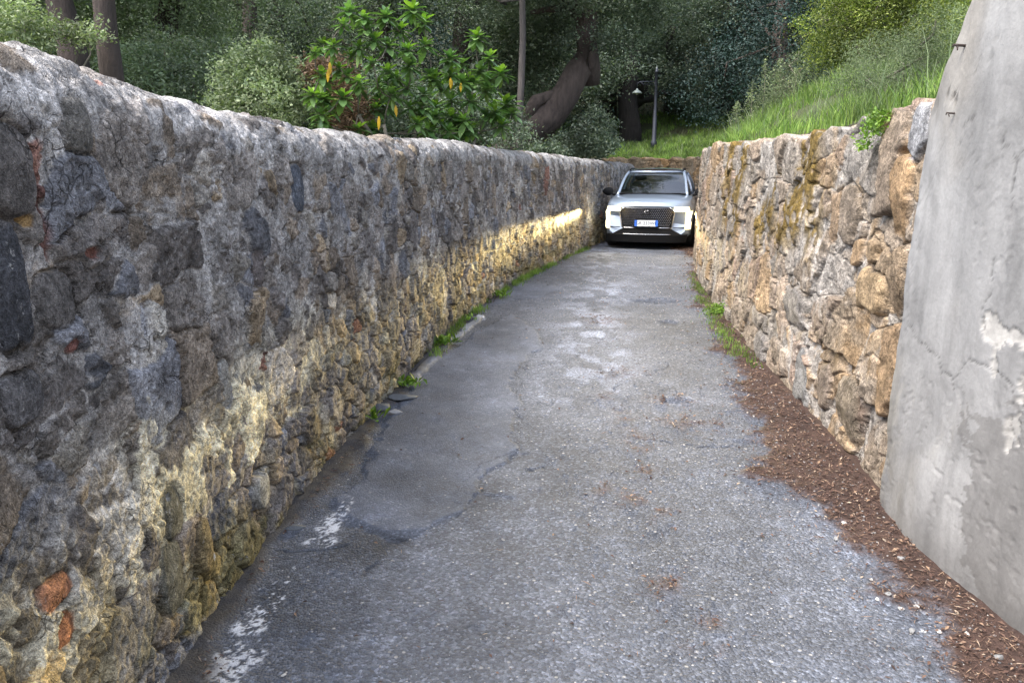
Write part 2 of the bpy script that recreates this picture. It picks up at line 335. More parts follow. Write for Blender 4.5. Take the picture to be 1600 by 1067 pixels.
# ------------------------------------------------------------------ left wall
def patch(s, v, A0, P0, px, py, w, h, seed, rough=.25):
    """mask of one stone or brick centred on a seen point, w x h metres"""
    cs, cv = hit(P0, A0, px, py)
    dx = (s - cs) / (w / 2) + (fbm(s * 9, v * 9, seed, 3) - .5) * rough * 2; dy = (v - cv) / (h / 2) + (fbm(s * 9 + 40, v * 9, seed, 3) - .5) * rough * 2
    return (np.abs(dx) ** 3.2 + np.abs(dy) ** 3.2) ** (1 / 3.2)
LWF = offs(LW, -.06); RWF = offs(RW, .05)
def left_wall():
    s1 = adapt(LW, AL, .0026, .0042, .05, 1.2, 31.)
    R0 = .21; nf = 300; nc = 56; nb = 6
    H = np.interp(s1, HLs, HLz) + .012 * (fbm(s1 * 1.7, s1 * 0, 5) - .5) * 2
    # rows: face, rounded cap, back
    fr = np.linspace(0, 1, nf); ca = np.linspace(0, math.pi, nc)[1:]; bk = np.linspace(0, 1, nb)[1:]
    x, y, tx, ty = wall_frame(LW, AL, s1); nx, ny = ty, -tx
    N = len(s1); rows = nf + nc - 1 + nb - 1
    lat = np.zeros((rows, N)); z = np.zeros((rows, N)); v = np.zeros((rows, N)); nl = np.zeros((rows, N)); nz = np.zeros((rows, N))
    Hf = H - R0
    for i, f in enumerate(fr): z[i] = -.05 + f * (Hf + .05); lat[i] = -.045 * f; v[i] = z[i]; nl[i] = 1
    for i, a in enumerate(ca):
        j = nf + i; lat[j] = -.045 - .235 + .235 * math.cos(a); z[j] = Hf + R0 * math.sin(a); v[j] = Hf + .222 * a; nl[j] = math.cos(a); nz[j] = math.sin(a)
    for i, b in enumerate(bk): j = nf + nc - 1 + i; lat[j] = -.515; z[j] = Hf * (1 - b) + .4 * b; v[j] = Hf + .7 + b; nl[j] = -1
    SS = np.broadcast_to(s1, (rows, N)).copy(); hh = v / H[None, :]
    wx = (fbm(SS * 4, v * 4, 11, 3) - .5) * .10 + (fbm(SS * 17, v * 17, 12, 3) - .5) * .035; wy = (fbm(SS * 4, v * 4, 21, 3) - .5) * .10 + (fbm(SS * 17, v * 17, 22, 3) - .5) * .035
    X, Y = SS + wx, v + wy
    eA, iA, jA, dxA, dyA = voro(X / .27, Y / .21 , 31); eB, iB, jB, dxB, dyB = voro(X / .125, Y / .105, 51)
    big = (hsh(iA, jA, 77) > np.where(v < .55, .72, .50))
    e = np.where(big, eA * .24, eB * .115); ii = np.where(big, iA, iB + 999); jj = np.where(big, jA, jB); dx = np.where(big, dxA * .24, dxB * .115); dy = np.where(big, dyA * .21, dyB * .1)
    r = [hsh(ii, jj, q) for q in (1, 2, 3, 4, 5, 6)]
    stone = -.008 + r[0] * .028 + (r[1] - .5) * .32 * dx + (r[2] - .5) * .32 * dy + .022 * np.clip(e / .014, 0, 1) ** .7 + (fbm(SS * 16, v * 16, 61, 5) - .5) * .013
    low = sst(.75, .25, v); sm = fbm(SS * 1.6, v * 1.3, 71, 4)
    smear = sst(.40, .62, sm + .16 * sst(.8, 1.5, v) - .10 * low)
    wq = lambda L: [hit(LWF, AL, a, b) for a, b in L]
    coat = segd(SS + (fbm(SS * 4, v * 4, 73, 5, .6) - .5) * .30, v + (fbm(SS * 4 + 9, v * 4, 74, 5, .6) - .5) * .34, wq([(40, 1040), (90, 940), (190, 860), (300, 760), (380, 650)]))
    wid = .13 + .06 * fbm(SS * 2, v * 2, 75, 2); coat = sst(1.25, .8, coat / wid); coat = np.maximum(coat, .9 * sst(1.2, .8, segd(SS + (fbm(SS * 4, v * 4, 76, 5, .6) - .5) * .25, v, wq([(245, 500), (235, 640), (210, 780)])) / .06))
    coat = coat * (.30 + .70 * sst(.36, .56, fbm(SS * 7, v * 4, 78, 5, .6))); smear = np.maximum(smear, coat)
    mort = .004 + .018 * smear + .022 * coat + (fbm(SS * 14, v * 14, 81, 5, .6) - .5) * .020 + .016 * sst(.84, .95, hh) - .012 * low + sst(.80, .92, hh) * (fbm(SS * 5, v * 4, 83, 4) - .5) * .05
    d = np.maximum(stone, mort); st = sst(-.0045, .004, stone - mort)
    gap = np.exp(-(e / .006) ** 2) * (r[4] > .45) * (.3 + .7 * st); d = d - .026 * gap * (1 - .8 * smear)
    rd = 1 - np.abs(2 * fbm(SS * 7, v * 6, 93, 4) - 1); d = d - .008 * sst(.92, .985, rd); rd2 = 1 - np.abs(2 * fbm(SS * 19, v * 17, 94, 3) - 1); d = d - .004 * sst(.86, .98, rd2)
    pit = fbm(SS * 27, v * 27, 91, 3); d = d - .014 * sst(.66, .74, pit)
    d += (fbm(SS * 60, v * 60, 95, 3) - .5) * .009
    # colour
    pal = [(4, (.115, .108, .105)), (4, (.15, .14, .132)), (2, (.125, .13, .145)), (3, (.165, .142, .118)), (2.4, (.19, .18, .165)), (.5, (.22, .18, .13)), (.10, (.19, .11, .09)), (.4, (.30, .28, .25))]
    cs = pick(r[3], pal) * (.70 + .60 * r[5])[..., None]
    olive = sst(.38, .58, fbm(SS * 2.2, v * 2.2, 101, 4)) * sst(1.05, .35, v)
    cs = cs * (1 - olive[..., None]) + olive[..., None] * cs * np.array([1.42, 1.32, .95])
    mtone = fbm(SS * 3, v * 3, 111, 5)[..., None]; cm = np.array([.25, .246, .245]) * (.40 + 1.2 * mtone)
    warm = sst(.34, .54, fbm(SS * 1.1, v * 1.5, 121, 3)) * sst(1.1, .6, v); cm = cm * (1 + .34 * coat[..., None] * np.array([.80, .72, .42])); cm = cm * (1 + warm[..., None] * np.array([.36, .30, .02]))
    stl = st[..., None]; c = cs * stl + cm * (1 - stl)
    streak = sst(.55, .75, fbm(SS * 6, v * .9, 131, 3)) * sst(.3, 1.3, v) * .35; c = c * (1 - streak[..., None] * .45)
    top = sst(.86, 1.02, hh)[..., None]; c = c * (1 + .30 * top * (fbm(SS * 12, v * 5, 141, 4)[..., None]))
    c = c * np.array([1.66, 1.60, 1.53]) * (1 - .22 * top)
    moss = sst(.56, .68, fbm(SS * 2.8, v * 5, 151, 4)) * sst(.42, .06, v) * sst(3, 5, SS)
    c = c * (1 - moss[..., None] * .6) + moss[..., None] * .6 * np.array([.15, .135, .04])
    # stones and bricks one can single out
    feats = [(76, 925, .11, .085, (.38, .18, .10), .018, 0), (84, 985, .07, .085, (.40, .18, .09), .018, 0), (68, 342, .035, .22, (.125, .07, .06), .008, 0), (62, 300, .05, .035, (.12, .065, .055), .03, 0), (112, 540, .055, .035, (.21, .10, .085), .02, 0),
             (42, 338, .05, .05, (.28, .18, .08), .02, 0), (8, 440, .13, .28, (.060, .061, .067), .03, .0), (14, 260, .15, .20, (.115, .105, .098), .035, 0), (466, 290, .17, .25, (.08, .088, .105), .02, 0),
             (120, 190, .13, .16, (.12, .112, .10), .035, 0), (232, 500, .03, .12, (.38, .38, .40), .005, 0), (145, 395, .07, .03, (.21, .10, .08), .01, 0), (345, 150, .10, .05, (.22, .15, .13), .015, 0),
             (252, 900, .14, .26, (.125, .12, .095), .03, 0), (300, 850, .09, .20, (.22, .17, .09), .045, 0), (255, 800, .12, .17, (.125, .118, .09), .03, 0), (395, 765, .13, .16, (.26, .25, .22), .05, 0), (530, 740, .1, .12, (.12, .115, .10), .05, 0),
             (147, 733, .018, .045, (.70, .70, .70), .004, 0), (247, 777, .02, .03, (.66, .66, .66), .004, 0), (320, 870, .018, .03, (.62, .63, .64), .02, 0), (90, 470, .16, .14, (.135, .125, .118), .02, 0), (400, 420, .12, .16, (.12, .105, .10), .02, 0), (30, 620, .16, .12, (.12, .115, .115), .025, 0), (350, 600, .1, .2, (.27, .265, .25), .015, 0)]
    for q, (px, py, w_, h_, col, pr, _) in enumerate(feats):
        m = patch(SS, v, AL, LWF, px, py, w_, h_, 200 + q); k = sst(1.05, .93, m); kk = k[..., None]
        c = c * (1 - kk) + kk * np.array(col) * 1.25 * (.7 + .5 * fbm(SS * 25, v * 25, 300 + q, 3)[..., None])
        prof = pr + .014 * np.sqrt(np.clip(1 - m, 0, 1)) + (fbm(SS * 13, v * 13, 61, 4) - .5) * .012
        d = d * (1 - k) + (np.maximum(prof, .5 * d)) * k - .022 * np.exp(-((m - 1.06) / .05) ** 2) * (w_ > .05)
    bulge = (fbm(SS * .8, v * .8, 161, 2) - .5) * .05
    d = d + bulge * sst(0, .3, v) - .045
    ll = lat + nl * d; Xw = x + nx * ll; Yw = y + ny * ll; Zw = z + nz * d
    V = np.stack([Xw, Yw, Zw], -1)
    o = mesh('stone_wall', V, gridF(rows, N), M['lwall'], None, c)
    return tag(o, 'long dark grey rubble stone wall with rounded cap along the left side of the lane', 'wall')
left_wall()

# ------------------------------------------------------------------ right wall
def right_wall():
    s1 = adapt(RW, AR, .0028, .007, .06, 0., 36.)
    nf = 290; nt_ = 34
    H = np.interp(s1, HRs, HRz) + (vn(s1 * 4.3, s1 * 0, 3) - .5) * .10 * sst(.3, 1.2, s1) + (vn(s1 * 11, s1 * 0, 4) - .5) * .04
    x, y, tx, ty = wall_frame(RW, AR, s1); nx, ny = -ty, tx; N = len(s1); rows = nf + nt_ - 1
    lat = np.zeros((rows, N)); z = np.zeros((rows, N)); v = np.zeros((rows, N)); nl = np.zeros((rows, N)); nz = np.zeros((rows, N))
    for i, f in enumerate(np.linspace(0, 1, nf)):
        z[i] = -.05 + f * (H + .05); lat[i] = -.05 * f; v[i] = z[i]; a = max(0, (f - .975) / .025) * .8; nl[i] = math.cos(a); nz[i] = math.sin(a)
    for i, f in enumerate(np.linspace(0, 1, nt_)[1:]):
        j = nf + i; lat[j] = -.05 - .45 * f; z[j] = H - .02 * f; v[j] = H + .45 * f; nz[j] = 1
    SS = np.broadcast_to(s1, (rows, N)).copy()
    wx = (fbm(SS * 3, v * 3, 411, 3) - .5) * .16 + (fbm(SS * 14, v * 14, 412, 3) - .5) * .03; wy = (fbm(SS * 3, v * 3, 421, 3) - .5) * .16 + (fbm(SS * 14, v * 14, 422, 3) - .5) * .03
    X, Y = SS + wx + .18 * v, v + wy
    eA, iA, jA, dxA, dyA = voro(X / .56, Y / .40, 431); eB, iB, jB, dxB, dyB = voro(X / .29, Y / .22, 451)
    big = hsh(iA, jA, 477) > np.where(SS < 2.2, .20, .40)
    e = np.where(big, eA * .42, eB * .22); ii = np.where(big, iA, iB + 999); jj = np.where(big, jA, jB); dx = np.where(big, dxA * .5, dxB * .25); dy = np.where(big, dyA * .36, dyB * .2)
    r = [hsh(ii, jj, q) for q in (401, 402, 403, 404, 405, 406)]
    # flat-faced blocks: a plane per stone, cut by a second plane for a chipped face
    pl1 = (r[1] - .5) * .24 * dx + (r[2] - .5) * .24 * dy; pl2 = .012 + (r[4] - .5) * .7 * dx + (r[5] - .5) * .7 * dy
    stone = r[0] * .034 + np.minimum(pl1, pl2) + .026 * np.clip(e / .012, 0, 1) ** .7 + (fbm(SS * 8, v * 8, 461, 6, .58) - .5) * .020 - .012 * sst(.90, .985, 1 - np.abs(2 * fbm(SS * 5, v * 4, 463, 4) - 1))
    sm = fbm(SS * 1.5, v * 1.5, 471, 4); wp = np.exp(-((SS - hit(RW, AR, 1262, 440)[0]) / .55) ** 2 - ((v - .85) / .5) ** 2)
    smear = np.clip(sst(.52, .70, sm) + wp * .55 * sst(.4, .6, sm), 0, 1); mort = .010 + .026 * smear + (fbm(SS * 9, v * 9, 481, 5) - .5) * .03
    d = np.maximum(stone, mort); st = sst(-.004, .004, stone - mort)
    d -= .036 * np.exp(-(e / .006) ** 2) * np.clip(r[3] * 1.6 - .5, 0, 1) * (1 - smear) ; d -= .012 * sst(.66, .78, fbm(SS * 24, v * 24, 491, 3)); d += (fbm(SS * 55, v * 55, 495, 3) - .5) * .007
    pal = [(4, (.215, .185, .155)), (3, (.24, .20, .165)), (3, (.20, .185, .168)), (1.5, (.26, .195, .13)), (1, (.17, .16, .15)), (.8, (.235, .185, .155)), (.08, (.22, .14, .10))]
    cs = pick(hsh(ii, jj, 409), pal) * (.85 + .3 * r[5])[..., None]
    near = sst(2.6, .2, SS) * (r[4] > .35); cs = cs * (1 - near[..., None] * .85) + near[..., None] * .85 * np.array([.25, .195, .135]) * (.75 + .4 * r[3])[..., None]
    och = near * sst(.5, .7, fbm(SS * 5, v * 5, 405, 3)); cs = cs * (1 + och[..., None] * np.array([.14, .0, -.2]))
    cm = np.array([.26, .25, .24]) * (.55 + .75 * fbm(SS * 4, v * 4, 511, 5)[..., None])
    stl = st[..., None]; c = cs * stl + cm * (1 - stl)
    wht = sst(.60, .70, fbm(SS * 7, v * 3.5, 541, 4)) * .3; c = c * (1 - wht[..., None]) + wht[..., None] * np.array([.36, .35, .34])
    pw = wp * sst(.45, .62, fbm(SS * 6, v * 4, 545, 4)); pw = np.clip(pw * .75, 0, .7)[..., None]; c = c * (1 - pw) + pw * np.array([.40, .39, .385])
    a0, _ = hit(RW, AR, 1290, 260); a1, _ = hit(RW, AR, 1125, 300)
    ms = sst(.46, .60, fbm(SS * 2.6 + v * .6, v * .9, 551, 4)) * sst(.8, 1.15, v + .35 * (fbm(SS * 4, v * 0, 553, 2) - .5)) * sst(a0 - .3, a0 + .4, SS) * sst(a1 + .6, a1 - .6, SS) * sst(.44, .54, fbm(SS * 14, v * 9, 552, 3) + .08)
    ms = np.clip(ms, 0, .95)[..., None]; c = c * (1 - ms) + ms * np.array([.125, .088, .025]) * (.6 + .8 * fbm(SS * 30, v * 30, 554, 3)[..., None]); d += .012 * ms[..., 0]
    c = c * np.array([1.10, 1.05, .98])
    dk = sst(19, 22, SS)[..., None]; c = c * (1 - dk) + dk * c * np.array([.55, .5, .42])  # far bend browner and darker, its shade put into the stone colour
    # the big ochre blocks beside the render, and other stones one can single out
    feats = [(1395, 240, .30, .55, (.31, .235, .165), .055), (1440, 205, .16, .30, (.33, .33, .34), .04), (1412, 300, .22, .42, (.38, .24, .115), .06), (1372, 460, .34, .22, (.39, .27, .14), .09), (1398, 580, .20, .50, (.36, .235, .125), .05), (1340, 640, .34, .36, (.30, .24, .17), .075), (1375, 395, .13, .14, (.36, .25, .14), .085), (1345, 390, .14, .12, (.38, .25, .13), .05),
             (1410, 430, .16, .34, (.35, .25, .15), .04), (1300, 600, .25, .30, (.29, .225, .17), .05), (1262, 590, .35, .38, (.28, .275, .265), .03), (1248, 480, .55, .30, (.27, .245, .22), .06), (1198, 540, .42, .28, (.28, .255, .235), .06), (1330, 330, .24, .34, (.30, .235, .17), .05), (1306, 340, .2, .36, (.32, .22, .13), .03), (1266, 345, .07, .12, (.55, .43, .27), .03), (1103, 372, .12, .13, (.42, .20, .13), .02), (1405, 740, .15, .2, (.33, .23, .14), .06)]
    for q, (px, py, w_, h_, col, pr) in enumerate(feats):
        m = patch(SS + (fbm(SS * 5, v * 5, 650 + q, 2) - .5) * .12, v + (fbm(SS * 5, v * 5, 680 + q, 2) - .5) * .12, AR, RWF, px, py, w_, h_, 600 + q, .35); k = sst(1.04, .94, m); kk = k[..., None]; n1 = fbm(SS * 12, v * 12, 700 + q, 4)
        c = c * (1 - kk) + kk * (np.array(col) * .82 + .18 * np.mean(col)) * (.45 + .52 * n1[..., None])
        prof = .016 + pr * .5 + .022 * np.clip((1 - m) * 5, 0, 1) ** .6 + (fbm(SS * 7, v * 7, 461, 6, .58) - .5) * .030 + np.minimum(0, .01 + .25 * (v - hit(RW, AR, px, py)[1]) * ((q % 3) - 1))
        d = d * (1 - k) + prof * k - .03 * np.exp(-((m - 1.06) / .05) ** 2)
    d = d - .04
    d[nf:] = d[nf:] * .6 + .02
    ll = lat + nl * d; V = np.stack([x + nx * ll, y + ny * ll, z + nz * d], -1)
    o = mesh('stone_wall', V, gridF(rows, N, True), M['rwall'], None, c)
    return tag(o, 'warm tan and grey boulder retaining wall under the grassy bank on the right', 'wall')
right_wall()

# ------------------------------------------------------------------ rendered wall, near right
def plaster_wall():
    s1 = adapt(PW, AP, .0032, .007, .06, 0., 7.2); s1 = s1[s1 <= AP[-1]]
    x, y, tx, ty = wall_frame(PW, AP, s1); nx, ny = ty, -tx; N = len(s1)
    # path runs towards the viewer, so the lane is on its right
    H = np.interp(-y, [-3.5, -3.34, -3.29, -3.25, -3.17, -3.10, -2.9, -2.6, -2.0, 3], [1.90, 1.90, 1.93, 1.99, 2.15, 2.29, 2.65, 3.0, 3.4, 3.5])
    nf = 420; nt_ = 24; rows = nf + nt_ - 1
    lat = np.zeros((rows, N)); z = np.zeros((rows, N)); v = np.zeros((rows, N)); nl = np.zeros((rows, N)); nz = np.zeros((rows, N))
    for i, f in enumerate(np.linspace(0, 1, nf)): z[i] = -.05 + f * (H - .05); lat[i] = -.02 * f; v[i] = z[i]; nl[i] = 1
    for i, f in enumerate(np.linspace(0, 1, nt_)[1:]):
        j = nf + i; a = min(1, f * 3) * math.pi / 2; lat[j] = -.02 - .06 * (1 - math.cos(a)) - .3 * max(0, f - .33); z[j] = H - .1 + .06 * math.sin(a) + .03 * min(1, f * 3); v[j] = H + .4 * f; nl[j] = math.cos(a); nz[j] = math.sin(a)
    SS = np.broadcast_to(s1, (rows, N)).copy()
    d = (fbm(SS * 2.5, v * 1.6, 801, 3) - .5) * .040 + (fbm(SS * 11, v * 6, 802, 3) - .5) * .004 + (fbm(SS * 50, v * 40, 803, 3) - .5) * .0012
    d += (fbm(SS * 9, v * 7, 804, 5) - .5) * .026 * (sst(.75, .3, SS) + sst(.25, .0, H[None, :] - v))
    c = np.ones((rows, N, 3)) * np.array([.250, .247, .242]); t1 = fbm(SS * 2.2, v * 1.1, 811, 5); c *= (.50 + .98 * t1)[..., None]
    t2 = fbm(SS * 7, v * 3.2, 812, 5); c *= (.80 + .40 * t2)[..., None]; t3 = sst(.5, .72, fbm(SS * 1.7, v * .9, 813, 5))[..., None]; c = c * (1 - t3 * np.array([.10, .14, .20])); t4 = sst(.56, .62, fbm(SS * 3.1, v * 2.3, 814, 5))[..., None]; c = c * (1 + .11 * t4)
    hp = lambda L: [hit(PW, AP, a, b) for a, b in L]
    # darker bare render, lower right, with its own edge; paler wash above
    dk = pip(SS + (fbm(SS * 6, v * 6, 821, 6, .6) - .5) * .42, v + (fbm(SS * 6 + 9, v * 6, 822, 6, .6) - .5) * .42, hp([(1490, 690), (1500, 620), (1560, 690), (1599, 640)]) + [(9, .8), (9, -1), (hp([(1560, 960)])[0][0], -1), hp([(1520, 860)])[0]])
    dkm = dk * .62; c = c * (1 - dkm[..., None]) + dkm[..., None] * np.array([.155, .148, .140]) * (.85 + .3 * t1[..., None])
    dk2 = pip(SS + (fbm(SS * 4, v * 4, 823, 4) - .5) * .2, v + (fbm(SS * 4 + 9, v * 4, 824, 4) - .5) * .2, hp([(1560, 180), (1570, 480), (1599, 480), (1599, 150)]) + [(9, 2), (9, 2.4)])
    c = np.where(dk2[..., None], c * .86, c)
    band = sst(.30, .0, v + .2 * (fbm(SS * 3, v * 2, 825, 4) - .5))[..., None]; c = c * (1 - .28 * band)
    stn = sst(.60, .78, fbm(SS * 9, v * .8, 831, 4))[..., None]; c = c * (1 - .20 * stn)
    # patches where the coat has come off
    for P in ([(1528, 498), (1548, 492), (1562, 512), (1600, 520), (1600, 545), (1575, 540), (1560, 548), (1528, 530)], [(1548, 540), (1556, 545), (1558, 590), (1550, 580)], [(1568, 655), (1590, 640), (1600, 700), (1585, 680), (1572, 705), (1566, 690)], [(1590, 590), (1600, 585), (1600, 640), (1592, 620)]):
        q = hp(P); m = pip(SS + (fbm(SS * 22, v * 22, 841, 5, .6) - .5) * .085, v + (fbm(SS * 22 + 5, v * 22, 842, 5, .6) - .5) * .085, q)
        c = np.where(m[..., None], np.array([.40, .385, .36]) * (.55 + .7 * fbm(SS * 20, v * 20, 843, 4)[..., None]), c); d = np.where(m, d - .006 + (fbm(SS * 40, v * 40, 844, 3) - .5) * .004, d)
    # cracks
    for L, wd in (([(1417, 503), (1428, 525), (1442, 543), (1462, 560), (1465, 583)], 1.), ([(1471, 580), (1480, 595), (1490, 585), (1506, 562)], 1.), ([(1480, 595), (1484, 617)], 1.), ([(1545, 400), (1543, 455), (1530, 480), (1528, 515)], 1.3), ([(1560, 210), (1562, 228), (1577, 232), (1579, 250), (1574, 330)], .9), ([(1579, 245), (1590, 238), (1600, 245)], .9),
                  ([(1506, 562), (1530, 570), (1565, 588), (1580, 600), (1583, 640), (1576, 665), (1590, 692)], 1.2), ([(1590, 590), (1598, 615), (1600, 640)], 1.4), ([(1500, 195), (1508, 188), (1518, 187)], .8)):
        q = hp(L); m = segd(SS + (fbm(SS * 30, v * 30, 851, 3) - .5) * .03, v + (fbm(SS * 30 + 7, v * 30, 852, 3) - .5) * .03, q)
        k = sst(.0042 * wd, .0010, m); c *= (1 - .42 * k)[..., None]; d -= .004 * k
    ho = sst(.705, .73, fbm(SS * 34, v * 30, 861, 2)) * sst(.5, .62, fbm(SS * 3, v * 3, 862, 2)); d -= .003 * ho
    for a, b, w_, h_ in ((1487, 160, .02, .05), (1484, 150, .03, .02), (1515, 112, .008, .02), (1475, 152, .012, .05)):
        m = patch(SS, v, AP, PW, a, b, w_, h_, 870, .5); k = sst(1.1, .7, m); d -= .015 * k; c *= (1 - .5 * k)[..., None]
    ll = lat + nl * d; V = np.stack([x + nx * ll, y + ny * ll, z + nz * d], -1)
    o = mesh('plastered_wall', V, gridF(rows, N), M['plaster'], None, c)
    return tag(o, 'pale grey rendered wall with fine cracks and flaked coat at the right edge', 'wall')
plaster_wall()

# ------------------------------------------------------------------ terrain
Lp = [tuple(p) for p in offs(LW, -.28)[::12]]; Rp = [tuple(p) for p in offs(RW, .30)[::12]]
LPOLY = Lp + [(-400, 24.3), (-400, -3), (-1.4, -3)]
LANE = [tuple(p) for p in offs(LW, -.28)[::12]] + [(-9, 28.5)] + [tuple(p) for p in offs(RW, .30)[::12]][::-1] + [(2.1, 3.3), (2.05, -3)]
PL = [tuple(p) for p in RW[::20]]
def zter(X, Y):
    X = np.asarray(X, float); Y = np.asarray(Y, float)
    left = pip(X, Y, LPOLY); lane = pip(X, Y, LANE) | ((Y < -2.9) & (X > -1.4) & (X < 2.2))
    dR = segd(X, Y, PL + [] if True else PL); k = sst(24, 15, Y) * (.36 + .64 * sst(6.5, 13, Y)) * .72 + .30 * sst(12, 20, Y) + .1 * sst(20, 12, Y)
    bank = 1.88 + k * (np.minimum(dR - .2, 1.2) * .85 + np.clip(dR - 1.4, 0, 2.6) * .45 + np.clip(dR - 4, 0, 30) * .12)
    bank = np.where(Y < 3.3, 1.9 + np.clip(X - 2.2, 0, 20) * .3, bank)
    lf = 1.15 + np.clip(-X - 1.5, 0, 30) * .05
    bank = bank + .12 * np.clip(X - 5, 0, 6) * sst(24, 28, Y)
    hill = np.clip(Y - 32, 0, 200) * .30 + sst(-8, -40, X) * 7 + sst(14, 40, X) * 8
    n = (fbm(X * .5, Y * .5, 901, 4) - .5) * .35
    z = np.where(left, lf, bank) + hill + n * sst(.4, 2, np.minimum(dR, segd(X, Y, Lp)))
    return np.where(lane, -.06, z)
def terrain():
    def ax(lo, hi, c0, c1, st):
        a = list(np.arange(c0, c1, st)); x = c1; s = st
        while x < hi: a.append(x); s *= 1.12; x += s
        x = c0; s = st; pre = []
        while x > lo: s *= 1.12; x -= s; pre.append(x)
        return np.array(pre[::-1] + a)
    xs = ax(-300, 300, -3, 9, .11); ys = ax(-60, 400, -3.2, 30, .11)
    X, Y = np.meshgrid(xs, ys); Z = zter(X, Y)
    o = mesh('ground', np.stack([X, Y, Z], -1), gridF(len(ys), len(xs)), M['soil']); tag(o, kind='structure'); return o
terrain()

# ------------------------------------------------------------------ road surface
def lx(Y): return np.interp(Y, LW[:1250, 1], LW[:1250, 0])
def rx(Y): return np.interp(Y, np.concatenate([[-3, 0, 1.6, 2.27, 2.8], RW[:1000, 1]]), np.concatenate([[1.95, 1.86, 1.80, 1.77, 1.75], RW[:1000, 0]]))
LITL = [gnd(a, b) for a, b in ((1700, 1300), (1480, 1067), (1420, 1000), (1340, 900), (1290, 830), (1235, 770), (1195, 715), (1140, 640), (1112, 590), (1100, 540), (1078, 480), (1062, 430), (1062, 400))]
LX = [p[0] for p in LITL]; LY = [p[1] for p in LITL]
def littermask(X, Y):
    e = np.interp(Y, LY, LX) + .04 + .10 * sst(4, 6, Y) + (fbm(X * 2.4, Y * 2.4, 1001, 4) - .5) * .42
    m = sst(-.05, .10, X - e + (fbm(X * 13, Y * 13, 1004, 5, .65) - .5) * .34)
    t = gnd(1215, 742); m = np.maximum(m, sst(1.2, .7, np.hypot((X - t[0]) / .22, (Y - t[1]) / .10) + (fbm(X * 9, Y * 9, 1002, 3) - .5) * .8))
    l = sst(.12, .03, X - lx(Y) + (fbm(X * 3, Y * 3, 1003, 3) - .5) * .22) * .85
    return np.maximum(m, l), l
CLUMP = [(965, 582, .16, .10), (975, 655, .07, .12), (1000, 690, .08, .12), (990, 782, .10, .06), (1035, 800, .07, .07), (940, 765, .06, .05), (1100, 1010, .07, .03), (1110, 975, .04, .03), (1045, 915, .09, .04), (1015, 940, .06, .03), (1050, 625, .16, .08), (1010, 740, .07, .06), (955, 620, .1, .06), (940, 500, .2, .2), (1075, 660, .2, .1)]
CL = [(*gnd(a, b), w_, h_ * 1.6) for a, b, w_, h_ in CLUMP]
def clump(X, Y):
    m = np.zeros(X.shape)
    for a, b, w_, h_ in CL: m = np.maximum(m, np.exp(-((X - a) / w_) ** 2 - ((Y - b) / h_) ** 2))
    return m * sst(.40, .62, fbm(X * 14, Y * 14, 1011, 4))
PATCHES = [[(560, 735), (640, 600), (700, 545), (790, 490), (850, 520), (830, 560), (800, 600), (810, 650), (790, 720), (737, 776), (680, 830), (600, 830), (520, 800)], [(760, 478), (815, 440), (880, 447), (850, 462)]]
CRACKS = [[(737, 776), (711, 807), (680, 833), (637, 844), (602, 872), (580, 899)], [(850, 527), (829, 561), (815, 600), (800, 650), (830, 700), (760, 720), (700, 790)], [(870, 690), (960, 680), (1100, 700), (1170, 690)], [(900, 640), (990, 600), (1060, 560)], [(860, 720), (800, 760), (740, 780)], [(700, 470), (780, 480), (860, 500)], [(430, 870), (560, 850), (640, 842)]]
def roadz(X, Y, lm=None):
    if lm is None: lm = np.clip(littermask(X, Y)[0], 0, 1)
    return (fbm(X * .9, Y * .9, 1101, 3) - .5) * .024 + (fbm(X * 6, Y * 6, 1102, 4) - .5) * .010 + .004 + lm * (.006 + .016 * fbm(X * 9, Y * 9, 1163, 3) + .008 * sst(.35, 0, rx(Y) - X))
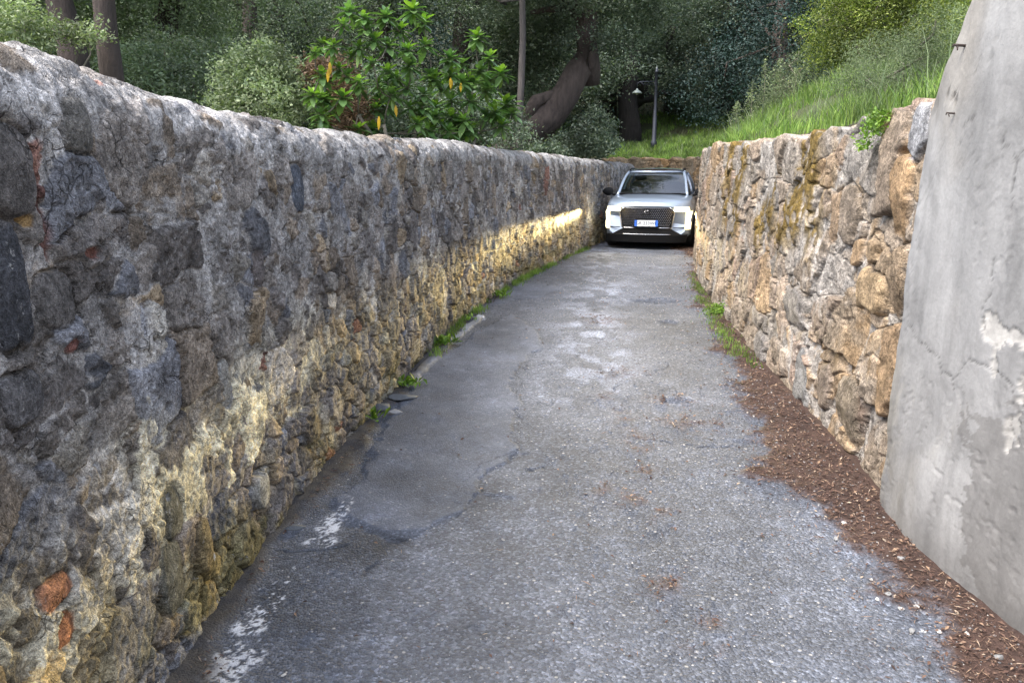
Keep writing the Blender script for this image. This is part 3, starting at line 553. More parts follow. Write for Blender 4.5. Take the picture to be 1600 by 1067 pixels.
def road():
    Ys = [-3.]
    while Ys[-1] < 26.5: y = Ys[-1]; Ys.append(y + (.06 if y < 1.2 else max(.006, .0024 * y * (y ** .35) * .75)))
    Ys = np.array(Ys); nc = 460; f = np.linspace(0, 1, nc)
    Y = np.repeat(Ys[:, None], nc, 1); tt = sst(19.5, 23, Y)
    a = lx(np.minimum(Ys, 20.7)) - .1; b = rx(np.minimum(Ys, 23)) + .1; a = a - np.clip(Ys - 20.7, 0, 9) * 2.2
    X = a[:, None] + (b - a)[:, None] * f[None, :]
    Z = roadz(X, Y)
    c = np.ones(X.shape + (3,)) * np.array([.104, .115, .140]); t = fbm(X * 1.3, Y * .8, 1111, 5)
    c *= (.52 + .96 * t)[..., None]; agg = np.ones(X.shape) * .95
    wrp = lambda s, k: (fbm(X * s, Y * s, 1120 + k, 4) - .5)
    for P in PATCHES:
        q = [gnd(*p) for p in P]; m = pip(X + wrp(3, 1) * .25 + wrp(14, 2) * .05, Y + wrp(3, 3) * .3, q)
        ed = segd(X + wrp(3, 1) * .25 + wrp(14, 2) * .05, Y + wrp(3, 3) * .3, q + [q[0]]); mm = m * sst(0, .03, ed)
        Z += .006 * mm; agg = agg * (1 - .5 * mm); c = c * (1 + (.10 * mm)[..., None] * np.array([.9, 1., 1.2]))
        k = sst(.012, .003, ed) * sst(.45, .62, fbm(X * 4, Y * 4, 1131, 3)); c *= (1 - .2 * k)[..., None]; Z -= .002 * k
    for L in CRACKS:
        q = [gnd(*p) for p in L]; m = segd(X + wrp(5, 5) * .18 + wrp(20, 6) * .05, Y + wrp(5, 7) * .18, q); wd = .004 + .006 * sst(.5, .7, fbm(X * 5, Y * 5, 1132, 2))
        k = sst(1, .35, m / wd) * sst(.36, .5, fbm(X * 7, Y * 7, 1133, 3)); c *= (1 - .45 * k)[..., None]; Z -= .005 * k
    # dark broken-up areas
    for (a_, b_, w_, h_) in ((640, 800, .45, .5), (590, 860, .4, .22), (560, 700, .25, .5), (430, 960, .5, .25), (740, 470, .25, .9)):
        g = gnd(a_, b_); k = np.exp(-((X - g[0]) / w_) ** 2 - ((Y - g[1]) / h_) ** 2) * sst(.35, .6, fbm(X * 3, Y * 3, 1134, 4)); c *= (1 - .35 * k)[..., None]
    # potholes
    for (a_, b_, w_, h_, dp) in ((1030, 470, .36, .22, .05), (1045, 505, .12, .16, .03), (1060, 625, .12, .08, .02), (985, 455, .2, .12, .015), (1175, 690, .1, .05, .015)):
        g = gnd(a_, b_); m = np.hypot((X - g[0]) / w_, (Y - g[1]) / h_) + wrp(6, 8) * 1.2 + wrp(20, 11) * .5; k = sst(1., .6, m); dp *= .6; Z -= dp * k; c *= (1 - .14 * k)[..., None]
        rim = np.exp(-((m - 1.08) / .12) ** 2); c *= (1 + .35 * rim)[..., None]
    # worn chalky track on the right and its pale grit
    g = np.exp(-((X - (.62 + (Y - 6) * .13)) / .35) ** 2) * sst(4, 6, Y) * sst(.42, .62, fbm(X * 6, Y * 4, 1141, 4)); c = c * (1 + .95 * g[..., None])
    g = sst(.62, .8, fbm(X * 9, Y * 7, 1142, 4)); c *= (1 + .25 * g)[..., None]
    # pale concrete edging along the left, and old white paint
    q = [gnd(*p) for p in ((640, 606), (668, 572), (700, 540), (742, 503), (760, 488))]; m = segd(X + wrp(8, 9) * .06, Y, q); k = sst(.05, .03, m) * sst(.33, .45, fbm(X * 6, Y * 3, 1151, 3)); Z += .018 * k; agg *= 1 - .7 * k; c = c * (1 - .75 * k[..., None]) + .75 * k[..., None] * np.array([.30, .31, .33])
    for (a_, b_, w_, h_, th) in ((500, 848, .07, .045, .49), (515, 822, .05, .10, .53), (540, 795, .03, .10, .56), (372, 1025, .08, .08, .56), (345, 1060, .07, .05, .52), (415, 940, .06, .12, .62), (390, 980, .06, .05, .58), (355, 900, .02, .02, .6), (1500, 1040, .05, .05, .60), (1525, 1050, .04, .05, .56), (450, 900, .05, .06, .64), (745, 498, .10, .12, .55), (1440, 985, .02, .03, .6)):
        g = gnd(a_, b_); k = sst(1.3, .8, np.hypot((X - g[0]) / w_, (Y - g[1]) / h_) + wrp(12, 10) * .5) * sst(th - .04, th + .02, fbm(X * 60, Y * 60, 1152, 4, .7) * .72 + fbm(X * 13, Y * 13, 1153, 2) * .28)
        c = c * (1 - k[..., None]) + k[..., None] * np.array([.66, .67, .70]); agg *= 1 - k
    lm, ll = littermask(X, Y); lm = np.clip(lm, 0, 1); cl = clump(X, Y) * .35
    br = np.array([.055, .033, .026]) * (.6 + .9 * fbm(X * 20, Y * 20, 1161, 4)[..., None]); bl = np.array([.050, .043, .036]) * (.7 + .8 * fbm(X * 20, Y * 20, 1162, 4)[..., None])
    c = c * (1 - lm[..., None]) + lm[..., None] * np.where((ll > .2)[..., None], bl, br); c = c * (1 - cl[..., None]) + cl[..., None] * np.array([.10, .055, .038])
    agg *= 1 - .9 * np.maximum(lm, cl); pass
    far = sst(20.5, 22, Y)[..., None]
    o = mesh('road', np.stack([X, Y, Z], -1), gridF(len(Ys), nc), M['road'], None, c)
    a = o.data.attributes.new('agg', 'FLOAT', 'POINT'); a.data.foreach_set('value', agg.astype(np.float32).ravel())
    tag(o, kind='structure')
road()
rng = np.random.default_rng(7)
def scatter_road(n, y0, y1, pw=1.6):
    Y = y0 * (y1 / y0) ** rng.random(n); a = lx(Y) + .03; b = rx(Y) - .03; return a + (b - a) * rng.random(n), Y
def flakes(X, Y, Z, L, W, name, mat, flat=.35, **k):
    n = len(X); th = rng.random(n) * 6.283; t = (rng.random((n, 2)) - .5) * flat
    ux = np.stack([np.cos(th), np.sin(th), t[:, 0]], 1); vy = np.stack([-np.sin(th), np.cos(th), t[:, 1]], 1)
    C = np.stack([X, Y, Z], 1); a = ux * L[:, None] / 2; b = vy * W[:, None] / 2; up = np.array([0, 0, 1.]) * (W * .25)[:, None]
    V = np.stack([C - a, C + b + up, C + a, C - b + up], 1).reshape(-1, 3); F = np.arange(4 * n).reshape(-1, 4)
    o = mesh(name, V, F, mat, None, None, False); return tag(o, **k)
X, Y = scatter_road(230000, 1.5, 17); m, l = littermask(X, Y); p = np.clip(m, 0, 1) * np.where(l > .15, .35, 1) + clump(X, Y) * .9 + .007 + .10 * np.clip(littermask(X + .16, Y)[0], 0, 1) * (X > lx(Y) + .6) + .05 * np.clip(littermask(X + .34, Y)[0], 0, 1) * (X > lx(Y) + .6); keep = rng.random(len(X)) < p * .62
X, Y = X[keep], Y[keep]; n = len(X); q = rng.random(n); sc = np.clip(.55 + Y * .09, .6, 1.7)
L_ = (.009 + .026 * q ** 2.5) * sc; thin = rng.random(n) < .6; L_ = np.where(thin, L_ * 1.7, L_); W_ = np.where(thin, L_ * .07 + .0008, L_ * .5)
flakes(X, Y, roadz(X, Y) + .003 + .010 * rng.random(n), L_, W_, 'leaf_litter', M['litter'], .8, label='brown leaf and needle litter strewn along the foot of the right walls', cat='litter', kind='stuff')
# loose grit
def grit():
    X, Y = scatter_road(15000, 1.6, 14); k = rng.random(len(X)) < (.35 + .65 * (X > .2)); X, Y = X[k], Y[k]; n = len(X)
    bm = bmesh.new(); bmesh.ops.create_icosphere(bm, subdivisions=1, radius=1); B = np.array([v.co[:] for v in bm.verts]); F0 = np.array([[v.index for v in f.verts] for f in bm.faces]); bm.free()
    r = (.0016 + .0045 * rng.random(n) ** 3) * np.clip(.6 + Y * .16, .8, 2.2); s3 = .55 + .7 * rng.random((n, 3)); s3[:, 2] *= .6
    V = B[None] * (s3 * r[:, None])[:, None, :] * (1 + .35 * (rng.random((n, len(B), 1)) - .5)) + np.stack([X, Y, roadz(X, Y) + r * .2], 1)[:, None, :]
    F = (F0[None] + np.arange(n)[:, None, None] * len(B)).reshape(-1, 3)
    tag(mesh('gravel', V.reshape(-1, 3), F, M['peb'], None, None, False), 'fine pale grit lying loose all over the asphalt', 'gravel', kind='stuff')
grit()
def rock(name, loc, size, mat, seed, rz=0, **k):
    bm = bmesh.new(); bmesh.ops.create_icosphere(bm, subdivisions=3, radius=1); rs = random.Random(seed)
    pl = [(Vector((rs.gauss(0, 1), rs.gauss(0, 1), rs.gauss(0, 1))).normalized(), .42 + .35 * rs.random()) for _ in range(12)]
    for v in bm.verts:
        for n_, d_ in pl:
            e_ = v.co.dot(n_) - d_
            if e_ > 0: v.co -= n_ * e_ * .85
        v.co = Vector((v.co.x * size[0], v.co.y * size[1], v.co.z * size[2]))
    me = bpy.data.meshes.new(name); bm.to_mesh(me); bm.free(); me.materials.append(mat)
    for p_ in me.polygons: p_.use_smooth = True
    o = bpy.data.objects.new(name, me); COL.objects.link(o); o.location = loc; o.rotation_euler = (0, 0, rz); return tag(o, **k)
M['white_stone'] = simple('white_stone', (.62, .60, .57), .8, scale=60, bump=.003); M['grey_stone'] = simple('grey_stone', (.27, .27, .27), .85, scale=50, bump=.004); M['slate'] = simple('slate', (.11, .12, .13), .7, scale=30, bump=.005)
for i, (px, py, sx, mt, lab) in enumerate((
    (1319, 810, .016, 'white_stone', 'round white pebble highest up the litter strip beside the smaller grey ones'),
    (1331, 809, .009, 'grey_stone', 'tiny grey pebble touching the round white one in the litter'),
    (1308, 832, .018, 'grey_stone', 'dark bluish stone on the asphalt edge below the white pebble'),
    (1367, 827, .012, 'grey_stone', 'small brown grey stone in the litter nearest the corner of the rendered wall'),
    (1409, 870, .021, 'grey_stone', 'flat oval grey stone in the middle of the brown litter strip'),
    (1362, 895, .010, 'white_stone', 'small flat white chip on the litter edge above the grey and white pair'),
    (1372, 925, .011, 'white_stone', 'small white pebble just left of the rounded grey stone in the litter'),
    (1389, 920, .016, 'grey_stone', 'rounded grey stone right of a small white pebble on the litter edge'),
    (1410, 941, .015, 'white_stone', 'angular white stone below the rounded grey one on the litter edge'),
    (1432, 940, .014, 'white_stone', 'long flat white stone right of the angular white one'),
    (1426, 976, .016, 'grey_stone', 'pale grey stone left of the white chips near the paint flecks'),
    (1468, 978, .013, 'white_stone', 'pale stone under the row of white chips in the litter'),
    (1512, 985, .014, 'white_stone', 'white stone half way to the rendered wall near the lower right corner'),
    (1560, 1023, .020, 'grey_stone', 'pale split stone lowest in the litter near the bottom right corner'),
    (1355, 775, .008, 'white_stone', 'tiny cream pebble against the foot of the last ochre block'),
    (442, 1041, .011, 'white_stone', 'lone smooth white pebble on the asphalt at the bottom left'),
    (1237, 952, .012, 'grey_stone', 'pale angular pebble alone on the asphalt left of the litter strip'),
    (1115, 925, .011, 'grey_stone', 'dark little stone alone on the middle of the asphalt'))):
    x_, y_ = gnd(px, py, .04); rock('stone', (x_, y_, float(roadz(np.array([x_]), np.array([y_]))[0]) + sx * .3), (sx, sx * .75, sx * .6), M[mt], 40 + i, i * .7, label=lab, cat='stone', group='loose stones lying along the lane')
def slab(name, px, py, w_, d_, h_, mt, lab, seed):
    x_, y_ = gnd(px, py, .03); rock(name, (x_, y_, float(roadz(np.array([x_]), np.array([y_]))[0]) + h_ * .3), (w_, d_, h_), M[mt], seed, .5, label=lab, cat='stone', group='flat slabs at the foot of the left wall')
slab('stone_slab', 628, 618, .12, .11, .03, 'slate', 'flat grey slab highest up at the foot of the dark left wall', 70)
slab('stone_slab', 597, 634, .09, .09, .03, 'slate', 'squarish flat slab against the left wall, left of the pale one', 71)
slab('stone_slab', 616, 640, .07, .05, .03, 'grey_stone', 'small pale slab below the big flat grey one by the left wall', 72)
slab('stone_slab', 463, 817, .055, .03, .012, 'slate', 'dark thin slate lying in the soil between left wall and white paint', 73)

# ------------------------------------------------------------------ foliage
def leaves(C, L, Wf, seed, up=.3, name='crown', mat=None, parent=None, droop=0):
    g = np.random.default_rng(seed); n = len(C); a = g.normal(size=(n, 3)); a[:, 2] = a[:, 2] * .7 - droop; a /= np.linalg.norm(a, axis=1)[:, None]
    b = g.normal(size=(n, 3)); b[:, 2] *= .5; b -= a * (a * b).sum(1)[:, None]; b /= np.linalg.norm(b, axis=1)[:, None]; nn = np.cross(a, b)
    L = L * (.6 + .8 * g.random(n))[:, None]; W = L * Wf; C = np.asarray(C)
    V = np.stack([C, C + a * L * .5 + b * W * .5 + nn * L * .06, C + a * L, C + a * L * .5 - b * W * .5 + nn * L * .06], 1).reshape(-1, 3)
    return mesh(name, V, np.arange(4 * n).reshape(-1, 4), mat, parent, None, False)
def cluster_pts(blobs, ncl, per, cr, seed, shell=.55):
    """leaf positions: clumps of twigs spread mostly through the outer part of each mass, leaving gaps"""
    g = np.random.default_rng(seed); B = np.array(blobs, float); wt = (B[:, 3] * B[:, 4] * B[:, 5]) ** .66; wt /= wt.sum()
    idx = g.choice(len(B), ncl, p=wt); d = g.normal(size=(ncl, 3)); d /= np.linalg.norm(d, axis=1)[:, None]; r = shell + (1 - shell) * g.random(ncl) ** .5
    lump = 1 + .22 * np.sin(d[:, 0] * 5 + idx) * np.cos(d[:, 2] * 6 + idx * 2)
    cc = B[idx, :3] + d * B[idx, 3:6] * (r * lump)[:, None]
    o = g.normal(size=(ncl, per, 3)) * cr * np.array([1, 1, .6]) * (.6 + .8 * g.random((ncl, 1, 1)))
    return (cc[:, None, :] + o).reshape(-1, 3)
def limb(mb, a, b, r0, r1, seed, n=7, wob=.12):
    rs = random.Random(seed); a = Vector(a); b = Vector(b); L = (b - a).length; P = []; rr = []
    for i in range(n + 1):
        t = i / n; o = Vector((rs.gauss(0, 1), rs.gauss(0, 1), rs.gauss(0, .4))) * wob * L * .25 * math.sin(t * math.pi); P.append(a.lerp(b, t) + o); rr.append(r0 + (r1 - r0) * t)
    mb.tube(P, rr, 8); return P
def tree(name, base, trunk, rad, blobs, ncl, per, cr, leaf, seed, bk='bark', lf='oak', limbs=5, shell=.5, **k):
    t = thing(name, base, 0, **k); b = Vector(base); mb = MB(); top = None
    if isinstance(trunk, list):
        P = [Vector(p) - b for p in trunk]; mb.tube(P, [rad[0] + (rad[1] - rad[0]) * i / (len(P) - 1) for i in range(len(P))], 14); mid = P[-2]; top = P[-1]
    rs = random.Random(seed)
    for i in range(min(limbs, len(blobs))):
        bl = blobs[i % len(blobs)]; q = P[rs.randrange(len(P) // 2, len(P))]; limb(mb, q, Vector(bl[:3]) - b, rad[1] * .6, rad[1] * .12, seed + i, wob=.5)
    mb.build('trunk', M[bk], t)
    pts = cluster_pts([(x - b.x, y - b.y, z - b.z, a1, a2, a3) for x, y, z, a1, a2, a3 in blobs], ncl, per, cr, seed, shell)
    leaves(pts, leaf, .5, seed + 1, mat=M[lf], parent=t); return t
def trunkline(pts, Y0, Y1=None):
    Y1 = Y1 or Y0; n = len(pts); return [at(a, b, Y0 + (Y1 - Y0) * i / (n - 1)) for i, (a, b) in enumerate(pts)]
def zt(x, y): return float(zter(np.array([x]), np.array([y]))[0])
def blob(px, py, Y, rx_, rz_, ry=None):
    p = at(px, py, Y); return (p.x, p.y, p.z, rx_, ry or rx_, rz_)

def base_of(pts, Y): p = at(*pts[0], Y); return (p.x, p.y, p.z)
def down(pts, Y):  # extend a trunk line to the terrain
    p = at(*pts[0], Y); g = Vector((p.x, p.y, min(p.z - .1, zt(p.x, p.y)))); return [g] + trunkline(pts, Y)
# left trunks
def oak(label, pts, Y, rad, blobs, ncl, per=14, cr=.15, leaf=.06, seed=1, **k):
    T = down(pts, Y); return tree('oak_tree', tuple(T[0]), T, rad, blobs, ncl, per, cr, leaf, seed, label=label, cat='tree', group='evergreen oaks behind the walls', **k)
oak('dark forked oak trunk nearest the left edge above the wall', [(112, 70), (100, 30), (92, 0), (80, -60), (60, -200)], 9, (.17, .12), [blob(-60, -60, 10, 1.5, .8), blob(60, -190, 10, 2, 1.), blob(-20, 30, 11, 1.0, .5), blob(210, -140, 10.5, 1.2, .7)], 1300, seed=11)
oak('straight bare dark trunk rising from behind the left wall, right of the forked one', [(174, 112), (167, 60), (162, 0), (155, -90), (150, -260)], 8.5, (.125, .10), [blob(150, -330, 8.6, 1.6, .8), blob(40, -280, 9, 1.4, .7), blob(300, -200, 9.4, 1.3, .6)], 900, seed=12)
oak('second stem of the left forked pair, leaning right behind the wall', [(112, 75), (104, 40), (92, 10), (88, -20), (60, -120)], 9.6, (.16, .1), [blob(30, -230, 10, 1.4, .8), blob(-100, -160, 10, 1.4, .9)], 700, seed=13)
oak('slim dark trunk above the pale bush, half hidden by leaves', [(392, 70), (390, 20), (388, -30), (380, -160)], 17, (.17, .14), [blob(330, -40, 17, 2.4, 1.4), blob(450, -110, 17, 2.6, 1.3), blob(480, 40, 19, 2.0, 1.3), blob(300, 90, 19, 2.0, 1.6)], 2600, lf='oakp', seed=14)
oak('grey green oak filling the gap right of the straight trunk', [(250, 150), (262, 60), (270, -60)], 14, (.2, .14), [blob(250, 40, 14, 1.25, .9), blob(200, 110, 13, .8, .7), blob(330, 100, 15, 1.2, .9), blob(290, -60, 14, 1.6, .9), blob(220, -80, 13, 1.2, .8)], 2700, lf='oakp', seed=15)
oak('oak with leafy low branches behind the forked trunks at the far left', [(30, 80), (20, 0), (10, -120)], 13, (.2, .14), [blob(20, 10, 13, 1.3, .9), blob(120, 20, 13.5, 1.0, .8), blob(-90, 40, 12, 1.2, 1), blob(60, -100, 13, 1.8, 1)], 2400, lf='oakp', seed=16)
oak('thin forked grey sapling stem left of the leaning trunk', [(812, 185), (814, 140), (817, 60), (816, 0), (812, -120)], 17, (.085, .06), [blob(800, -60, 17, 1.3, .6), blob(740, 10, 18, .8, .5)], 700, bk='barkg', seed=17)
# the leaning oak
ln = thing('oak_tree', at(790, 235, 19.5), 0, label='thick brown oak leaning right out over the wall with a sawn-off limb', cat='tree', group='evergreen oaks behind the walls')
b0 = Vector(ln.location); mb = MB()
Pt = [Vector((b0.x - .3, b0.y, zt(b0.x, b0.y) - .3)) - b0] + [p - b0 for p in trunkline([(795, 235), (825, 200), (862, 180), (886, 145), (904, 108), (916, 60), (920, 0), (930, -90), (940, -200)], 19.5)]
mb.tube(Pt, [.52, .46, .42, .38, .35, .32, .29, .26, .23, .2], 16); limb(mb, Pt[6], at(870, -40, 19) - b0, .2, .12, 3, wob=.3)
limb(mb, Pt[7], at(1010, -30, 21) - b0, .16, .06, 4, wob=.3); limb(mb, Pt[7], at(830, 20, 19) - b0, .12, .05, 5, wob=.3)
mb.build('trunk', M['bark'], ln); m2 = MB(); m2.tube([p - b0 for p in (at(822, 188, 19.3), at(838, 158, 19.3), at(862, 150, 19.4), at(884, 140, 19.5))], [.2, .17, .14, .1], 10); m2.build('branch', M['bark'], ln)
m2 = MB(); m2.tube([Pt[6] + Vector((.05, .1, .1)), at(922, 110, 19.9) - b0, at(922, 132, 20) - b0], [.2, .27, .25], 14); m2.build('sawn_limb', M['bark'], ln)
pts = cluster_pts([(p.x - b0.x, p.y - b0.y, p.z - b0.z, a, a, c_) for p, a, c_ in ((at(890, 20, 20.6), .9, .7), (at(948, 55, 18.8), .32, .3), (at(880, 60, 18.8), .28, .2), (at(905, 5, 18.6), .5, .25), (at(975, 40, 20.4), .9, .8), (at(810, 60, 21.5), 1.0, 1.2), (at(900, -60, 19), 2.4, 1.), (at(1010, -20, 20.5), 1.5, 1.0), (at(780, -40, 19), 1.6, 1))], 4600, 15, .17, 31, .5)
leaves(pts, .075, .5, 32, mat=M['oak'], parent=ln)
# background oaks
def boak(label, px, py, Y, sc, seed, lf='oak', ncl=2600, leaf=.11, cr=.28, low=1.):
    p = at(px, py, Y); g = zt(p.x, p.y); T = [Vector((p.x, Y, g - .2)), Vector((p.x + .1, Y, g + 1.5)), Vector((p.x - .2, Y, g + 3.5)), Vector((p.x, Y, g + 6))]
    rs = random.Random(seed); bl = []
    for i in range(9):
        h = g + (1.4 + low * .1) + 7.5 * sc * (i / 8); rr = sc * (2.4 if i < 6 else 1.7); a = rs.random() * 6.28
        bl.append((p.x + math.cos(a) * rr * .8, Y + math.sin(a) * rr * .6, h, rr * rs.uniform(.6, 1), rr * .8, rr * rs.uniform(.45, .7)))
    return tree('oak_tree', tuple(T[0]), T, (.42 * sc, .2 * sc), bl, ncl // 2, 28, cr * 1.1, leaf, seed, lf=lf, limbs=4, shell=.45, label=label, cat='tree', group='evergreen oaks behind the walls')
boak('dark oak standing behind the yellow-leaved shrub', 610, 200, 23, 1., 41)
boak('dark oak behind the right half of the broad-leaved shrub', 730, 200, 22.5, .95, 42)
boak('oak closing the view behind the pale bush', 450, 180, 23, 1., 43, 'oakp')
boak('greyish oak far back above the pale bush', 360, 170, 27, 1.1, 44, 'oakp')
boak('tall oak at the back left behind the bare straight trunk', 180, 150, 20, 1., 45, 'oakp')
boak('oak at the far back left corner of the wood', 30, 120, 19, 1., 46, 'oakp')
boak('oak over the bank just left of the street lamp', 945, 225, 35, 1.2, 47)
boak('oak behind the street lamp, its crown above the lamp head', 1050, 228, 36, 1.25, 48)
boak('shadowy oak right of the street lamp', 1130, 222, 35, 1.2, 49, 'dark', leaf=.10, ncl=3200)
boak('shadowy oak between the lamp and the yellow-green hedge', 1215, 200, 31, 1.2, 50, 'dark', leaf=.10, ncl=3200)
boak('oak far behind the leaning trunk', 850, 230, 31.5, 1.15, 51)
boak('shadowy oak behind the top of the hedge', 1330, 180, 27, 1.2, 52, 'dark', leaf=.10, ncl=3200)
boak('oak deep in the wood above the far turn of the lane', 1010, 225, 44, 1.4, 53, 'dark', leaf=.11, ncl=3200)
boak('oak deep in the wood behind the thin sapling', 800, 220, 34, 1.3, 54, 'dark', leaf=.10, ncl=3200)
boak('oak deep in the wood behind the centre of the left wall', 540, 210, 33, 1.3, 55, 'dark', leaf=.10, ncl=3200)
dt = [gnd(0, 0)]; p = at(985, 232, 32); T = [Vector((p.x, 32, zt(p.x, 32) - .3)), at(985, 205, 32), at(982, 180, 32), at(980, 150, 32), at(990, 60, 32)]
tree('oak_tree', tuple(T[0]), T, (.5, .36), [blob(970, 60, 33, 1.6, 1.4), blob(1020, 120, 33, 1.3, .8), blob(930, 110, 32, 1.2, 1.2), blob(1060, 30, 33, 2., 1.3), blob(1085, 150, 34, 1.4, 1.0)], 3600, 14, .22, .09, 61, bk='bark_shade', label='oak with a thick shade-darkened trunk standing on the grass left of the street lamp', cat='tree', group='evergreen oaks behind the walls')
# deep wood beyond
def far_wood():
    g = np.random.default_rng(99); bl = []
    for i in range(240):
        Y = 36 + 50 * g.random() ** .8; X = (g.random() - .5) * 2 * (Y * .95); bl.append((X, Y, zt(X, Y) + g.random() * 9, 3.5, 3, 2.6))
    for i in range(90):
        Y = 22 + 14 * g.random(); X = -Y * .45 - 12 * g.random() if i % 2 else Y * .5 + 9 * g.random() + 2; bl.append((X, Y, zt(X, Y) + 1 + g.random() * 8, 2.2, 2.2, 2.))
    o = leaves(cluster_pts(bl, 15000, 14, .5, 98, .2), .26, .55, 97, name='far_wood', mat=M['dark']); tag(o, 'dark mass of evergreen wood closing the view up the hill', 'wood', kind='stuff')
far_wood()
# bushes
def bush(label, blobs, ncl, leaf, mat, seed, per=12, cr=.08, wf=.5, shell=.35, name='bush', stems=7, cat='bush', droop=0, group=None):
    B = blobs; cx = sum(b[0] for b in B) / len(B); cy = sum(b[1] for b in B) / len(B); g = zt(cx, cy); t = thing(name, (cx, cy, g), 0, label=label, cat=cat, group=group)
    mb = MB(); rs = random.Random(seed)
    for i in range(stems):
        b = B[i % len(B)]; limb(mb, (rs.uniform(-.1, .1), rs.uniform(-.1, .1), -.05), (b[0] - cx + rs.uniform(-.5, .5) * b[3], b[1] - cy, b[2] - g + rs.uniform(-.2, .7) * b[5]), .022, .006, seed + i, wob=.3)
    mb.build('stem', M['stem'], t); leaves(cluster_pts([(b[0] - cx, b[1] - cy, b[2] - g, b[3], b[4], b[5]) for b in B], ncl, per, cr, seed, shell), leaf, wf, seed + 3, name='foliage', mat=M[mat], parent=t, droop=droop); return t
bush('pale grey green bush behind the left wall, left of the broad-leaved shrub', [blob(410, 130, 9.3, .45, .45), blob(375, 125, 9.2, .32, .38), blob(440, 150, 9.3, .4, .35), blob(400, 175, 9, .6, .3), blob(420, 90, 9.4, .25, .25)], 1500, .045, 'pale', 71, cr=.06)
bush('light green saplings at the far left edge above the wall', [blob(10, 40, 7.6, .35, .3), blob(45, 60, 7.8, .22, .2), blob(130, 55, 8, .2, .14), blob(75, 45, 8, .2, .12)], 520, .04, 'pale', 72, cr=.06)
bush('low grey green scrub behind the wall between trunk and pale bush', [blob(300, 140, 10.5, .6, .4), blob(220, 120, 10.5, .6, .45), blob(340, 110, 12, .5, .5), blob(255, 90, 12, .6, .4)], 1500, .05, 'oakp', 73, cr=.09)
bush('dry russet bush half hidden at the left of the broad-leaved shrub', [blob(520, 125, 9.4, .32, .3), blob(545, 180, 9.3, .3, .35), blob(500, 110, 9.5, .2, .15)], 750, .04, 'dry', 74, cr=.05)
bush('dark evergreen bush at the foot of the leaning trunk', [blob(900, 225, 18.2, .6, .30), blob(930, 205, 18.4, .45, .5), blob(850, 240, 17, .5, .22), blob(935, 225, 18, .4, .35)], 1500, .07, 'oak', 75, cr=.1)
bush('dark bush under the thin sapling, beside the broad-leaved shrub', [blob(805, 215, 14, .4, .25), blob(760, 190, 15, .7, .5), blob(700, 170, 15, .8, .6), blob(600, 160, 15, .9, .7)], 1700, .06, 'oak', 76, cr=.1)
bush('tall yellow green hedge on top of the right bank', [blob(1310, 40, 11.5, .55, .6), blob(1380, 20, 11.2, .7, .6), blob(1450, 20, 10.5, .7, .7), blob(1330, -60, 12, .7, .7), blob(1420, -80, 11, .9, .7), blob(1300, 85, 11.5, .35, .3), blob(1510, -40, 10, .9, .9), blob(1350, 80, 11.2, .5, .3), blob(1520, 60, 9.5, .8, .6)], 7500, .036, 'hedge', 77, cr=.08, name='hedge', cat='hedge')
bush('wispy grey green broom spilling down the bank beside the rendered wall', [blob(1440, 110, 6.6, .38, .28), blob(1400, 140, 7, .3, .16), blob(1480, 60, 6.4, .35, .3), blob(1380, 95, 7.6, .4, .25), blob(1465, 130, 6.0, .2, .14), blob(1340, 130, 8, .3, .12)], 2100, .030, 'broom', 78, cr=.06, wf=.16, droop=.3, name='broom_bush')
bush('grey scrub on the crest of the bank left of the hedge', [blob(1235, 120, 13, .35, .25), blob(1260, 95, 13.5, .3, .25), blob(1215, 150, 12.5, .35, .15)], 420, .04, 'broom', 79, cr=.1, wf=.3)
hp_ = hit(offs(RW, -.05), AR, 1352, 215); q_ = np.array([np.interp(hp_[0], AR, RW[:, 0]), np.interp(hp_[0], AR, RW[:, 1])])
t = thing('wall_plant', (q_[0] + .05, q_[1], hp_[1] + .08), 0, label='leafy green plant hanging over the top of the tan wall beside the tall block', cat='plant')
leaves(cluster_pts([(-.07, 0, -.02, .04, .07, .05), (-.08, .03, -.10, .03, .05, .05), (-.02, .05, .03, .06, .10, .03)], 80, 9, .018, 81, .1), .022, .6, 82, name='foliage', mat=M['weed'], parent=t)
# tall weeds on the crest
def spire(px, py0, py1, Y, seed, lab):
    a = at(px, py0, Y); b = at(px + 4, py1, Y); t = thing('tall_weed', tuple(a), 0, label=lab, cat='weed', group='tall seeding weeds on the crest of the bank'); mb = MB(); d = b - a
    mb.tube([Vector((0, 0, -.2)), d * .5 + Vector((.01, 0, 0)), d], [.008, .006, .002], 5); mb.build('stem', M['stem'], t); g = np.random.default_rng(seed); n = 330; h = .15 + .85 * g.random(n)
    P = np.array([list(d * float(q)) for q in h]) + g.normal(size=(n, 3)) * (.085 * (1.1 - h))[:, None]; leaves(P, .04, .25, seed, name='foliage', mat=M['pale'], parent=t)
spire(1192, 175, 92, 12.4, 1, 'tallest feathery weed standing up on the crest of the bank'); spire(1172, 190, 128, 12.4, 2, 'shorter weed just left of the tallest one on the bank'); spire(1216, 165, 92, 13, 3, 'bent brownish weed right of the tallest one on the bank'); spire(1148, 205, 160, 13, 4, 'small weed lowest on the bank crest, left of the others')
spire(1240, 150, 108, 12, 5, 'short weed between the bent one and the hedge')

